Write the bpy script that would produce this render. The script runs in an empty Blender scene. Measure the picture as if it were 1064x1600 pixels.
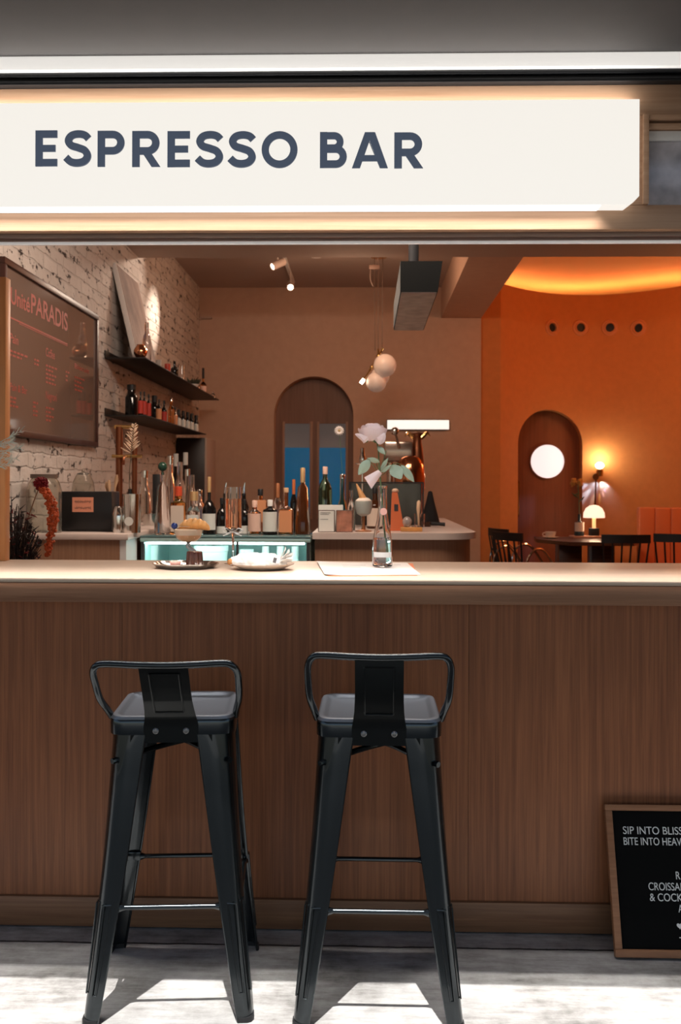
import bpy, bmesh, math, random
from mathutils import Vector, Matrix, Euler
random.seed(7)
C = bpy.context.scene.collection
SC = bpy.context.scene
PI = math.pi

# ------------------------------------------------------------------ camera
F = 1555.0                       # focal length in pixels of the 1064x1600 frame
HZ = 757.0                       # row of the horizon
YAW = math.atan(40 / F)
ROLL = math.radians(0.2)
CAMZ = 1.30
cam = bpy.data.cameras.new('camera')
cam.sensor_fit = 'VERTICAL'; cam.sensor_height = 36.0; cam.sensor_width = 24.0
cam.lens = F / 1600 * 36
cam.shift_y = -(800 - HZ) / 1600
cam.clip_start = 0.05
cam.dof.use_dof = True; cam.dof.focus_distance = 2.75; cam.dof.aperture_fstop = 7.0
co = bpy.data.objects.new('camera', cam); C.objects.link(co)
co.matrix_world = Matrix.Translation((0, 0, CAMZ)) @ Matrix.Rotation(YAW, 4, 'Z') @ Matrix.Rotation(PI / 2, 4, 'X') @ Matrix.Rotation(ROLL, 4, 'Z')
SC.camera = co
CR = co.matrix_world.to_3x3()

def at(px, py, Y):
    """World point seen at photo pixel (px,py) on the plane y=Y (used to measure the place)."""
    d = CR @ Vector(((px - 532) / F, (HZ - py) / F, -1))
    return Vector((0, 0, CAMZ)) + d * (Y / d.y)

# ------------------------------------------------------------------ view, world, sun
vs = SC.view_settings
vs.view_transform = 'Standard'; vs.look = 'None'; vs.gamma = 1.0; vs.use_curve_mapping = False
vs.exposure = 0.0
SC.display_settings.display_device = 'sRGB'
W = bpy.data.worlds.new('world'); SC.world = W; W.use_nodes = True
wn = W.node_tree.nodes; wl = W.node_tree.links
sky = wn.new('ShaderNodeTexSky'); sky.sky_type = 'NISHITA'; sky.sun_disc = False
sky.sun_elevation = math.radians(62); sky.sun_rotation = math.radians(180)
wn['Background'].inputs['Strength'].default_value = 0.15
wl.new(sky.outputs[0], wn['Background'].inputs['Color'])

def light(name, kind, loc, power, color=(1, 1, 1), aim=None, size=0.1, size_y=None, spot=60, blend=0.5):
    L = bpy.data.lights.new(name, kind); L.energy = power; L.color = color
    if kind == 'AREA':
        L.size = size
        if size_y: L.shape = 'RECTANGLE'; L.size_y = size_y
    elif kind == 'SPOT':
        L.spot_size = math.radians(spot); L.spot_blend = blend; L.shadow_soft_size = size
    elif kind == 'SUN': L.angle = size
    else: L.shadow_soft_size = size
    o = bpy.data.objects.new(name, L); C.objects.link(o); o.location = loc
    if aim is not None:
        o.rotation_euler = (Vector(aim) - Vector(loc)).to_track_quat('-Z', 'Y').to_euler()
    return o
SUN_K = 0.30                     # metres the light travels away from the street per metre of fall
light('sun', 'SUN', (0, -3, 8), 9.0, (1, 0.985, 0.96), aim=(0.35, -3 + 8 * SUN_K, 0), size=0.006)
# the linear lamp inside the sign shines down through its open underside
L = light('sign_lamp', 'AREA', (-0.58, 2.645, 2.033), 9, (1, 0.95, 0.90), aim=(-0.58, 2.72, 0), size=2.4, size_y=0.04)
L.data.spread = math.radians(110)
# LED line recessed in the underside of the lintel, a narrow curtain of light
L = light('lintel_led', 'AREA', (0.05, 2.765, 1.966), 9.5, (1, 0.965, 0.92), aim=(0.05, 2.765, 0), size=3.4, size_y=0.02)
L.data.spread = math.radians(46)
# unseen fill lamps added to brighten the bar and the two rooms
light('bar_fill', 'AREA', (-0.3, 4.5, 3.02), 46, (1, 0.80, 0.64), aim=(-0.4, 5.2, 0), size=1.6, size_y=0.3)
light('back_bar_fill', 'POINT', (-0.1, 8.2, 2.95), 24, (1, 0.62, 0.40), size=0.25)
light('counter_fill', 'AREA', (-0.1, 4.2, 3.02), 48, (1, 0.82, 0.68), aim=(0.0, 5.6, 1.0), size=1.2, size_y=0.3)
light('room_fill', 'POINT', (3.4, 8.9, 2.6), 54, (1, 0.44, 0.17), size=0.3)

# two unseen spots added in the awning to brighten the counter and rose
for x_, t_ in ((-.75, -.42), (.45, .08)):
    light('awning_fill', 'SPOT', (x_, 2.0, 2.428), 20, (1, .95, .90), aim=(t_, 3.12, 1.12), size=.025, spot=34, blend=.7)
# ------------------------------------------------------------------ materials
def newmat(name):
    m = bpy.data.materials.new(name); m.use_nodes = True
    nt = m.node_tree; return m, nt, nt.nodes['Principled BSDF']
def mat(name, col, rough=0.5, metal=0.0, trans=0.0, emit=None, es=0.0, spec=0.5, coat=0.0, ior=1.45, sss=0.0, vary=0.0):
    m, nt, b = newmat(name)
    b.inputs['Base Color'].default_value = (*col, 1)
    b.inputs['Roughness'].default_value = rough
    b.inputs['Metallic'].default_value = metal
    b.inputs['Transmission Weight'].default_value = trans
    b.inputs['IOR'].default_value = ior
    b.inputs['Specular IOR Level'].default_value = spec
    b.inputs['Coat Weight'].default_value = coat
    if sss:
        b.inputs['Subsurface Weight'].default_value = sss; b.inputs['Subsurface Radius'].default_value = (0.02, 0.012, 0.01)
    if emit:
        b.inputs['Emission Color'].default_value = (*emit, 1); b.inputs['Emission Strength'].default_value = es
    if vary:
        tc = nt.nodes.new('ShaderNodeTexCoord'); n = nt.nodes.new('ShaderNodeTexNoise'); n.inputs['Scale'].default_value = 14
        n.inputs['Detail'].default_value = 6
        r = nt.nodes.new('ShaderNodeValToRGB')
        r.color_ramp.elements[0].position = .3; r.color_ramp.elements[1].position = .75
        r.color_ramp.elements[0].color = (*[c * (1 - vary) for c in col], 1); r.color_ramp.elements[1].color = (*[min(1, c * (1 + vary)) for c in col], 1)
        nt.links.new(tc.outputs['Object'], n.inputs['Vector']); nt.links.new(n.outputs[0], r.inputs[0]); nt.links.new(r.outputs[0], b.inputs['Base Color'])
    return m

def wood(name, dark, lightc, axis='Z', scale=60, rough=0.45, stretch=0.03, bump=0.08, spec=0.3):
    m, nt, b = newmat(name)
    tc = nt.nodes.new('ShaderNodeTexCoord'); mp = nt.nodes.new('ShaderNodeMapping')
    s = [scale] * 3; s['XYZ'.index(axis)] = scale * stretch
    mp.inputs['Scale'].default_value = s
    n = nt.nodes.new('ShaderNodeTexNoise'); n.inputs['Scale'].default_value = 1.6; n.inputs['Detail'].default_value = 8; n.inputs['Roughness'].default_value = .62
    n.inputs['Distortion'].default_value = .5
    mp2 = nt.nodes.new('ShaderNodeMapping'); s2 = [4] * 3; s2['XYZ'.index(axis)] = .5; mp2.inputs['Scale'].default_value = s2
    n2 = nt.nodes.new('ShaderNodeTexNoise'); n2.inputs['Scale'].default_value = 1.3; n2.inputs['Detail'].default_value = 3
    mx = nt.nodes.new('ShaderNodeMath'); mx.operation = 'MULTIPLY_ADD'; mx.inputs[1].default_value = .45
    r = nt.nodes.new('ShaderNodeValToRGB')
    r.color_ramp.elements[0].position = .50; r.color_ramp.elements[1].position = .92
    r.color_ramp.elements[0].color = (*dark, 1); r.color_ramp.elements[1].color = (*lightc, 1)
    bp = nt.nodes.new('ShaderNodeBump'); bp.inputs['Strength'].default_value = bump; bp.inputs['Distance'].default_value = .01
    K = nt.links.new
    K(tc.outputs['Object'], mp.inputs[0]); K(mp.outputs[0], n.inputs['Vector'])
    K(tc.outputs['Object'], mp2.inputs[0]); K(mp2.outputs[0], n2.inputs['Vector'])
    K(n2.outputs[0], mx.inputs[0]); K(n.outputs[0], mx.inputs[2])
    K(mx.outputs[0], r.inputs[0]); K(r.outputs[0], b.inputs['Base Color'])
    K(n.outputs[0], bp.inputs['Height']); K(bp.outputs[0], b.inputs['Normal'])
    b.inputs['Roughness'].default_value = rough; b.inputs['Specular IOR Level'].default_value = spec
    return m

def concrete(name):
    m, nt, b = newmat(name); K = nt.links.new
    tc = nt.nodes.new('ShaderNodeTexCoord')
    n = nt.nodes.new('ShaderNodeTexNoise'); n.inputs['Scale'].default_value = 3.2; n.inputs['Detail'].default_value = 12; n.inputs['Roughness'].default_value = .72
    mp = nt.nodes.new('ShaderNodeMapping'); mp.inputs['Scale'].default_value = (3, 16, 1)
    n2 = nt.nodes.new('ShaderNodeTexNoise'); n2.inputs['Scale'].default_value = 2.2; n2.inputs['Detail'].default_value = 9; n2.inputs['Roughness'].default_value = .7
    mx = nt.nodes.new('ShaderNodeMath'); mx.operation = 'MULTIPLY_ADD'; mx.inputs[1].default_value = .6
    r = nt.nodes.new('ShaderNodeValToRGB'); e = r.color_ramp.elements
    e[0].position = .56; e[0].color = (.085, .076, .070, 1); e[1].position = .98; e[1].color = (.44, .43, .415, 1)
    x = e.new(.74); x.color = (.25, .238, .225, 1)
    # dark joint lines running along the counter
    sp = nt.nodes.new('ShaderNodeSeparateXYZ')
    wv = nt.nodes.new('ShaderNodeMath'); wv.operation = 'MULTIPLY_ADD'; wv.inputs[1].default_value = .03
    jt = nt.nodes.new('ShaderNodeMath'); jt.operation = 'PINGPONG'; jt.inputs[1].default_value = .55
    lt = nt.nodes.new('ShaderNodeMath'); lt.operation = 'GREATER_THAN'; lt.inputs[1].default_value = .0045
    mj = nt.nodes.new('ShaderNodeMix'); mj.data_type = 'RGBA'; mj.inputs['A'].default_value = (.02, .018, .016, 1)
    bp = nt.nodes.new('ShaderNodeBump'); bp.inputs['Strength'].default_value = .35; bp.inputs['Distance'].default_value = .01
    K(tc.outputs['Object'], n.inputs['Vector']); K(tc.outputs['Object'], mp.inputs[0]); K(mp.outputs[0], n2.inputs['Vector'])
    K(n2.outputs[0], mx.inputs[0]); K(n.outputs[0], mx.inputs[2]); K(mx.outputs[0], r.inputs[0])
    K(tc.outputs['Object'], sp.inputs[0]); K(n.outputs[0], wv.inputs[0]); K(sp.outputs['Y'], wv.inputs[2])
    ad = nt.nodes.new('ShaderNodeMath'); ad.inputs[1].default_value = -2.80 - .016 + 5.5
    K(wv.outputs[0], ad.inputs[0]); K(ad.outputs[0], jt.inputs[0]); K(jt.outputs[0], lt.inputs[0])
    K(lt.outputs[0], mj.inputs['Factor']); K(r.outputs[0], mj.inputs['B']); K(mj.outputs['Result'], b.inputs['Base Color'])
    K(mx.outputs[0], bp.inputs['Height']); K(bp.outputs[0], b.inputs['Normal'])
    b.inputs['Roughness'].default_value = .75
    return m

def brick(name):
    """whitewashed rough brick on a wall in the YZ plane"""
    m, nt, b = newmat(name); K = nt.links.new
    tc = nt.nodes.new('ShaderNodeTexCoord'); sp = nt.nodes.new('ShaderNodeSeparateXYZ'); cb = nt.nodes.new('ShaderNodeCombineXYZ')
    K(tc.outputs['Object'], sp.inputs[0]); K(sp.outputs['Y'], cb.inputs['X']); K(sp.outputs['Z'], cb.inputs['Y'])
    nd = nt.nodes.new('ShaderNodeTexNoise'); nd.inputs['Scale'].default_value = 9; nd.inputs['Detail'].default_value = 5
    K(cb.outputs[0], nd.inputs['Vector'])
    ad = nt.nodes.new('ShaderNodeMix'); ad.data_type = 'VECTOR'; ad.inputs['Factor'].default_value = .035
    K(cb.outputs[0], ad.inputs['A']); K(nd.outputs['Color'], ad.inputs['B'])
    bt = nt.nodes.new('ShaderNodeTexBrick'); bt.inputs['Scale'].default_value = 1.0
    bt.inputs['Brick Width'].default_value = .23; bt.inputs['Row Height'].default_value = .075; bt.inputs['Mortar Size'].default_value = .007
    bt.inputs['Mortar Smooth'].default_value = .6
    bt.inputs['Color1'].default_value = (.56, .50, .46, 1); bt.inputs['Color2'].default_value = (.46, .405, .37, 1); bt.inputs['Mortar'].default_value = (.47, .415, .38, 1)
    K(ad.outputs['Result'], bt.inputs['Vector'])
    mp = nt.nodes.new('ShaderNodeMapping'); mp.inputs['Scale'].default_value = (9, 15, 1)
    K(cb.outputs[0], mp.inputs[0])
    ch = nt.nodes.new('ShaderNodeTexNoise'); ch.inputs['Scale'].default_value = 1.1; ch.inputs['Detail'].default_value = 7; ch.inputs['Roughness'].default_value = .68
    K(mp.outputs[0], ch.inputs['Vector'])
    th = nt.nodes.new('ShaderNodeMapRange'); th.inputs['From Min'].default_value = .585; th.inputs['From Max'].default_value = .64
    sm = nt.nodes.new('ShaderNodeMath'); sm.operation = 'MULTIPLY_ADD'; sm.inputs[1].default_value = .028; sm.use_clamp = True
    K(bt.outputs['Fac'], sm.inputs[0]); K(ch.outputs[0], sm.inputs[2]); K(sm.outputs[0], th.inputs['Value'])
    mx = nt.nodes.new('ShaderNodeMix'); mx.data_type = 'RGBA'; mx.inputs['B'].default_value = (.035, .022, .018, 1)
    K(th.outputs[0], mx.inputs['Factor']); K(bt.outputs['Color'], mx.inputs['A']); K(mx.outputs['Result'], b.inputs['Base Color'])
    h = nt.nodes.new('ShaderNodeMath'); h.operation = 'MULTIPLY_ADD'; h.inputs[1].default_value = -.3
    K(bt.outputs['Fac'], h.inputs[0]); K(nd.outputs[0], h.inputs[2])
    h2 = nt.nodes.new('ShaderNodeMath'); h2.operation = 'SUBTRACT'; K(h.outputs[0], h2.inputs[0]); K(th.outputs[0], h2.inputs[1])
    bp = nt.nodes.new('ShaderNodeBump'); bp.inputs['Strength'].default_value = .8; bp.inputs['Distance'].default_value = .02
    K(h2.outputs[0], bp.inputs['Height']); K(bp.outputs[0], b.inputs['Normal'])
    b.inputs['Roughness'].default_value = .8
    return m

def glass(name, col=(1, 1, 1), rough=0.0, ior=1.45):
    return mat(name, col, rough, trans=1.0, ior=ior)

M = dict(
    panel=wood('oak veneer upright grain', (.132, .042, .0155), (.280, .103, .041), 'Z', 70, .42, .02),
    top=wood('oak worktop', (.39, .285, .21), (.52, .41, .32), 'X', 40, .38, .03),
    apron=wood('oak edge', (.17, .075, .038), (.27, .135, .075), 'X', 50, .42, .03),
    plinth=wood('oak plinth', (.13, .056, .028), (.22, .11, .056), 'X', 50, .45, .03),
    beam=wood('oak beam', (.41, .235, .14), (.55, .35, .23), 'X', 34, .45, .03),
    post=wood('oak post', (.50, .21, .075), (.62, .29, .115), 'Z', 40, .45, .03),
    cab=wood('oak cabinet', (.26, .13, .075), (.36, .20, .12), 'Z', 50, .5, .03),
    darkwood=wood('walnut', (.05, .018, .009), (.10, .038, .02), 'X', 40, .32, .04),
    doorwood=wood('walnut door', (.20, .055, .02), (.27, .078, .03), 'Z', 30, .4, .04),
    archwood=wood('brown door', (.17, .085, .055), (.23, .12, .08), 'Z', 30, .5, .04),
    framewood=wood('oak frame', (.20, .085, .038), (.29, .135, .065), 'X', 50, .5, .05),
    concrete=concrete('stained concrete'),
    inner_floor=mat('brown floor', (.12, .07, .045), .5, vary=.2),
    brick=brick('whitewashed brick'),
    plaster=mat('beige plaster', (.52, .345, .255), .85, vary=.04),
    ceil=mat('ceiling paint', (.42, .33, .28), .9),
    orange=mat('orange plaster', (.56, .20, .055), .8, vary=.05),
    orange_ceil=mat('orange ceiling', (.66, .30, .11), .85),
    soffit=mat('grey soffit paint', (.072, .067, .066), .85, vary=.03),
    rail=mat('black rail', (.02, .02, .022), .35, .6),
    strip=mat('glowing white strip', (.8, .8, .78), .4, emit=(.93, .885, .83), es=.68),
    sign=mat('backlit acrylic', (.2, .2, .2), .5, emit=(1, .955, .88), es=.89, spec=.1),
    letters=mat('slate letter', (.06, .075, .105), .5, emit=(.060, .078, .115), es=.75),
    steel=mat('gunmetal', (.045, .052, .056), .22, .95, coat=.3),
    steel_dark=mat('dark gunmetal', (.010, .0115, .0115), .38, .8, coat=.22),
    steel_seat=mat('lit seat steel', (.165, .182, .21), .42, .76, coat=.4),  # lightened to carry the light falling on the seat top
    bolt=mat('bolt steel', (.22, .22, .22), .35, 1),
    black=mat('matt black', (.008, .008, .009), .5),
    felt=mat('black felt', (.004, .004, .004), .95, spec=.1),
    white_letter=mat('white letter', (.62, .62, .60), .5),
    white=mat('white paint', (.75, .73, .70), .5),
    quartz=mat('pale worktop', (.62, .51, .46), .35, vary=.04),
    chrome=mat('chrome', (.75, .73, .70), .12, 1),
    copper=mat('copper', (.70, .30, .15), .16, 1),
    brass=mat('brass', (.62, .40, .16), .2, 1),
    coppertube=mat('copper tube', (.22, .075, .035), .35, .85),
    cord=mat('brown cord', (.10, .055, .035), .5),
    hood=mat('black hood', (.012, .013, .013), .7, spec=.12),
    hood_under=mat('brushed steel', (.62, .60, .56), .45, .4, vary=.25),
    opal=mat('opal glass', (.80, .66, .58), .25, emit=(1, .72, .55), es=.08),
    glass=glass('clear glass'),
    thinglass=mat('pane glass', (1, 1, 1), .03, trans=1, ior=1.05),
    green_glass=glass('green glass', (.22, .45, .33)),
    blue_glass=glass('teal glass', (.10, .50, .62)),
    amber_glass=glass('amber glass', (.85, .36, .10)),
    dark_glass=mat('black glass', (.008, .007, .007), .08),
    brown_glass=mat('brown glass', (.10, .030, .010), .07, trans=.5),
    water=glass('water', (1, 1, 1), 0, 1.33),
    rose_wine=mat('rose wine', (.98, .50, .28), 0, trans=1.0, ior=1.34),
    cream_label=mat('cream label', (.62, .50, .42), .6),
    white_label=mat('white label', (.66, .66, .62), .6),
    pink_label=mat('pink label', (.72, .47, .38), .6),
    orange_label=mat('orange label', (.62, .26, .12), .6),
    red=mat('red wax', (.60, .075, .03), .4),
    redlabel=mat('red label', (.45, .03, .018), .5),
    gold=mat('gold foil', (.72, .48, .24), .35, .6),
    cork=mat('cork', (.55, .34, .20), .7, vary=.15),
    ink=mat('ink', (.03, .03, .035), .6),
)
# ------------------------------------------------------------------ mesh helpers
class MB:
    def __init__(s): s.bm = bmesh.new()
    def box(s, x0, x1, y0, y1, z0, z1, bev=0.0, rot=None, seg=2):
        t = bmesh.new()
        bmesh.ops.create_cube(t, size=1)
        c = Vector(((x0 + x1) / 2, (y0 + y1) / 2, (z0 + z1) / 2))
        for v in t.verts: v.co = Vector((v.co.x * (x1 - x0), v.co.y * (y1 - y0), v.co.z * (z1 - z0)))
        if bev: bmesh.ops.bevel(t, geom=t.edges[:], offset=bev, segments=seg, profile=.5, affect='EDGES')
        if rot is not None: bmesh.ops.rotate(t, verts=t.verts, cent=(0, 0, 0), matrix=rot)
        bmesh.ops.translate(t, verts=t.verts, vec=c)
        s.add(t); return s
    def add(s, t, mtx=None):
        me = bpy.data.meshes.new('t'); t.to_mesh(me); t.free()
        if mtx is not None: me.transform(mtx)
        s.bm.from_mesh(me); bpy.data.meshes.remove(me); return s
    def lathe(s, prof, c=(0, 0, 0), n=24, mtx=None):
        t = bmesh.new(); rings = []
        for r, z in prof:
            if r < 1e-6: rings.append([t.verts.new((0, 0, z))])
            else: rings.append([t.verts.new((r * math.cos(2 * PI * i / n), r * math.sin(2 * PI * i / n), z)) for i in range(n)])
        for a, b in zip(rings, rings[1:]):
            if len(a) == 1 and len(b) == 1: continue
            for i in range(n):
                j = (i + 1) % n
                if len(a) == 1: t.faces.new((a[0], b[j], b[i]))
                elif len(b) == 1: t.faces.new((a[i], a[j], b[0]))
                else: t.faces.new((a[i], a[j], b[j], b[i]))
        bmesh.ops.recalc_face_normals(t, faces=t.faces)
        if mtx is not None: bmesh.ops.transform(t, verts=t.verts, matrix=mtx)
        bmesh.ops.translate(t, verts=t.verts, vec=c)
        s.add(t); return s
    def cyl(s, p0, p1, r0, r1=None, n=16):
        p0 = Vector(p0); p1 = Vector(p1); r1 = r0 if r1 is None else r1
        d = p1 - p0; q = d.to_track_quat('Z', 'Y').to_matrix().to_4x4()
        return s.lathe([(0, 0), (r0, 0), (r1, d.length), (0, d.length)], p0, n, q)
    def tube(s, pts, r, n=10, closed=False, smooth=0):
        pts = [Vector(p) for p in pts]
        if smooth: pts = spline(pts, smooth, closed)
        rr = r if isinstance(r, (list, tuple)) else None
        N = len(pts); t = bmesh.new(); rings = []; up = None
        for i, p in enumerate(pts):
            if closed: d = pts[(i + 1) % N] - pts[i - 1]
            else: d = pts[min(i + 1, N - 1)] - pts[max(i - 1, 0)]
            if d.length < 1e-9: d = Vector((0, 0, 1))
            d.normalize()
            if up is None: up = d.orthogonal().normalized()
            up = (up - d * up.dot(d))
            if up.length < 1e-6: up = d.orthogonal()
            up.normalize(); sd = d.cross(up)
            if rr:
                f = i / max(1, N - 1) * (len(rr) - 1); k = min(int(f), len(rr) - 2); rad = rr[k] + (rr[k + 1] - rr[k]) * (f - k)
            else: rad = r
            rings.append([t.verts.new(p + (up * math.cos(2 * PI * k / n) + sd * math.sin(2 * PI * k / n)) * rad) for k in range(n)])
        rg = list(zip(rings, rings[1:]))
        if closed: rg.append((rings[-1], rings[0]))
        for a, b in rg:
            for k in range(n): t.faces.new((a[k], a[(k + 1) % n], b[(k + 1) % n], b[k]))
        if not closed:
            t.faces.new(rings[0]); t.faces.new(rings[-1])
        bmesh.ops.recalc_face_normals(t, faces=t.faces)
        s.add(t); return s
    def ball(s, c, r, n=16, sc=(1, 1, 1), rot=None):
        t = bmesh.new(); bmesh.ops.create_uvsphere(t, u_segments=n, v_segments=max(6, n // 2), radius=r)
        for v in t.verts: v.co = Vector((v.co.x * sc[0], v.co.y * sc[1], v.co.z * sc[2]))
        if rot is not None: bmesh.ops.rotate(t, verts=t.verts, cent=(0, 0, 0), matrix=rot)
        bmesh.ops.translate(t, verts=t.verts, vec=c)
        s.add(t); return s
    def prism(s, poly, axis, a0, a1):
        """extrude a 2D polygon along axis; the polygon lies in the other two axes in XYZ order"""
        t = bmesh.new()
        def P(u, v, w):
            return {'X': (w, u, v), 'Y': (u, w, v), 'Z': (u, v, w)}[axis]
        A = [t.verts.new(P(u, v, a0)) for u, v in poly]; B = [t.verts.new(P(u, v, a1)) for u, v in poly]
        t.faces.new(A); t.faces.new(B[::-1]); n = len(poly)
        for i in range(n): t.faces.new((A[i], B[i], B[(i + 1) % n], A[(i + 1) % n]))
        bmesh.ops.recalc_face_normals(t, faces=t.faces)
        bmesh.ops.triangulate(t, faces=[f for f in t.faces if len(f.verts) > 4])
        s.add(t); return s
    def loft(s, rings, close_u=True, caps=True):
        t = bmesh.new(); R = [[t.verts.new(p) for p in r] for r in rings]
        for a, b in zip(R, R[1:]):
            n = len(a)
            for i in range(n if close_u else n - 1): t.faces.new((a[i], a[(i + 1) % n], b[(i + 1) % n], b[i]))
        if caps:
            t.faces.new(R[0]); t.faces.new(R[-1])
        bmesh.ops.recalc_face_normals(t, faces=t.faces)
        s.add(t); return s
    def grid(s, fn, nu, nv, thick=0.0):
        t = bmesh.new()
        V = [[t.verts.new(fn(i / nu, j / nv)) for j in range(nv + 1)] for i in range(nu + 1)]
        for i in range(nu):
            for j in range(nv): t.faces.new((V[i][j], V[i + 1][j], V[i + 1][j + 1], V[i][j + 1]))
        if thick:
            bmesh.ops.recalc_face_normals(t, faces=t.faces)
            bmesh.ops.solidify(t, geom=t.faces[:], thickness=thick)
        s.add(t); return s
    def move(s, v): bmesh.ops.translate(s.bm, verts=s.bm.verts, vec=v); return s
    def xf(s, m): bmesh.ops.transform(s.bm, verts=s.bm.verts, matrix=m); return s
    def build(s, name, m, parent=None, smooth=True, loc=None):
        me = bpy.data.meshes.new(name); s.bm.to_mesh(me); s.bm.free()
        if smooth:
            me.shade_smooth()
            try: me.set_sharp_from_angle(angle=math.radians(38))
            except Exception: pass
        me.materials.append(M[m] if isinstance(m, str) else m)
        o = bpy.data.objects.new(name, me); C.objects.link(o)
        if parent: o.parent = parent
        if loc is not None: o.location = loc
        return o
def spline(P, k, closed=False):
    out = []; n = len(P); rng = range(n if closed else n - 1)
    for i in rng:
        p1 = P[i]; p2 = P[(i + 1) % n]
        p0 = P[i - 1] if (i > 0 or closed) else p1; p3 = P[(i + 2) % n] if (i + 2 < n or closed) else p2
        for j in range(k):
            t = j / k
            out.append(.5 * ((2 * p1) + (p2 - p0) * t + (2 * p0 - 5 * p1 + 4 * p2 - p3) * t * t + (3 * p1 - p0 - 3 * p2 + p3) * t ** 3))
    if not closed: out.append(P[-1])
    return out
def tag(o, label, cat, group=None, kind=None):
    o['label'] = label; o['category'] = cat
    if group: o['group'] = group
    if kind: o['kind'] = kind
    return o
def thing(name, label, cat, loc=(0, 0, 0), rz=0, group=None):
    o = bpy.data.objects.new(name, None); C.objects.link(o); o.empty_display_size = .05
    o.location = loc; o.rotation_euler = (0, 0, rz)
    return tag(o, label, cat, group)
def struct(o, label, cat='wall'):
    return tag(o, label, cat, kind='structure')
def cut(o, cutters):
    for mb in cutters:
        me = bpy.data.meshes.new('cutter'); mb.bm.to_mesh(me); mb.bm.free()
        c = bpy.data.objects.new('cutter', me); C.objects.link(c)
        md = o.modifiers.new('cut', 'BOOLEAN'); md.operation = 'DIFFERENCE'; md.solver = 'EXACT'; md.object = c
        dg = bpy.context.evaluated_depsgraph_get(); dg.update()
        nm = bpy.data.meshes.new_from_object(o.evaluated_get(dg))
        o.modifiers.remove(md); old = o.data; o.data = nm
        bpy.data.objects.remove(c); bpy.data.meshes.remove(me); bpy.data.meshes.remove(old)
def text_bm(txt, size, ext=0.001, align='LEFT', sx=1.0, off=0.0):
    """text standing in the XZ plane facing -Y, as a bmesh"""
    cu = bpy.data.curves.new('t', 'FONT'); cu.body = txt; cu.size = size; cu.extrude = ext; cu.align_x = align; cu.offset = off
    o = bpy.data.objects.new('t', cu); C.objects.link(o)
    dg = bpy.context.evaluated_depsgraph_get(); dg.update()
    me = bpy.data.meshes.new_from_object(o.evaluated_get(dg))
    bpy.data.objects.remove(o); bpy.data.curves.remove(cu)
    b = bmesh.new(); b.from_mesh(me); bpy.data.meshes.remove(me)
    for v in b.verts: v.co = Vector((v.co.x * sx, -v.co.z, v.co.y))
    return b
def sx(px, Y): return px * Y / F           # metres spanned by px pixels at depth Y

# ------------------------------------------------------------------ the setting
CT = 1.04; CF = 2.715; CB = 3.37          # counter top height, front edge, back edge
struct(MB().box(-5, 5, -7, 2.94, -.12, 0).build('floor', 'concrete'), 'stained grey concrete pavement in front of the bar', 'floor')
struct(MB().box(-2.2, 5, 2.94, 13.4, -.12, 0).build('floor_inside', 'inner_floor'), 'dark floor inside the bar', 'floor')
XL = -1.75; YB = 10.38
struct(MB().box(XL - .2, XL, 3.385, YB + .3, 0, 3.9).build('wall_left', 'brick'), 'whitewashed rough brick wall on the left of the bar')
bw = MB().box(XL, 1.19, YB, YB + .3, 0, 3.9).build('wall_back', 'plaster')
def arch(cx, w, top, z0=-.05, n=24):
    r = w / 2; return [(cx - r, z0)] + [(cx + r * math.cos(PI - PI * i / n), top - r + r * math.sin(PI * i / n)) for i in range(n + 1)] + [(cx + r, z0)]
a0 = at(428, 700, YB).x; a1 = at(552, 700, YB).x; atop = at(490, 588, YB).z
cut(bw, [MB().prism(arch((a0 + a1) / 2, a1 - a0, atop), 'Y', YB - .1, YB + .4)])
struct(bw, 'beige plaster back wall with an arched opening')
struct(MB().box(.99, 1.19, YB + .3, 11.5, 0, 3.9).build('wall_divider', 'orange'), 'orange side of the wall between the two rooms')
struct(MB().box(4.3, 4.5, 2.95, 13.2, 0, 3.9).build('wall_right', 'orange'), 'orange side wall of the far room')
# curved orange wall with a cove behind its top
def wy(x): return max(10.42, 11.05 - .62 * ((x - 2.42) / 1.0) ** 2)
xs = [1.1905 + (4.3 - 1.1905) * i / 60 for i in range(61)]
ow = MB().prism([(x, wy(x)) for x in xs] + [(x, wy(x) + .16) for x in xs[::-1]], 'Z', 0, 3.40).build('wall_orange', 'orange')
oc0 = at(803, 700, wy(2.0)); oc1 = at(911, 700, wy(2.2)); ocx = (oc0.x + oc1.x) / 2; ocw = oc1.x - oc0.x; otop = at(857, 640, wy(2.0)).z
cuts = [MB().prism(arch(ocx, ocw, otop), 'Y', 10.2, 11.5)]
vents = []
for px in (862, 907, 953, 999):
    p = at(px, 512, 11.0); y = wy(p.x); p = at(px, 512, y); vents.append((p.x, wy(p.x), p.z))
    cuts.append(MB().cyl((p.x, 10.2, p.z), (p.x, 11.5, p.z), .046, n=20))
cut(ow, cuts)
struct(ow, 'curved orange wall of the far room with a dark arch')
struct(MB().box(1.19, 4.3, 13.2, 13.4, 0, 3.9).build('wall_far', 'orange'), 'wall behind the cove of the far room')
struct(MB().box(1.19, 4.3, 7.60, 13.2, 3.66, 3.9).build('ceiling_far', 'orange_ceil'), 'glowing orange ceiling of the far room', 'ceiling')
# cove lamp: strip lying behind the top of the curved wall
cv = MB().prism([(x, wy(x) + .86) for x in xs] + [(x, wy(x) + .94) for x in xs[::-1]], 'Z', 3.30, 3.32).build('cove_light', mat('cove strip', (1, .8, .5), .5, emit=(1, .60, .24), es=30))
tag(cv, 'warm cove light hidden along the top of the curved orange wall', 'light')
struct(MB().prism([(x, wy(x) + .16) for x in xs] + [(x, wy(x) + 1.02) for x in xs[::-1]], 'Z', 3.18, 3.2999).build('trim_1', 'orange'), 'ledge that carries the cove light', 'ledge')
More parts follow.
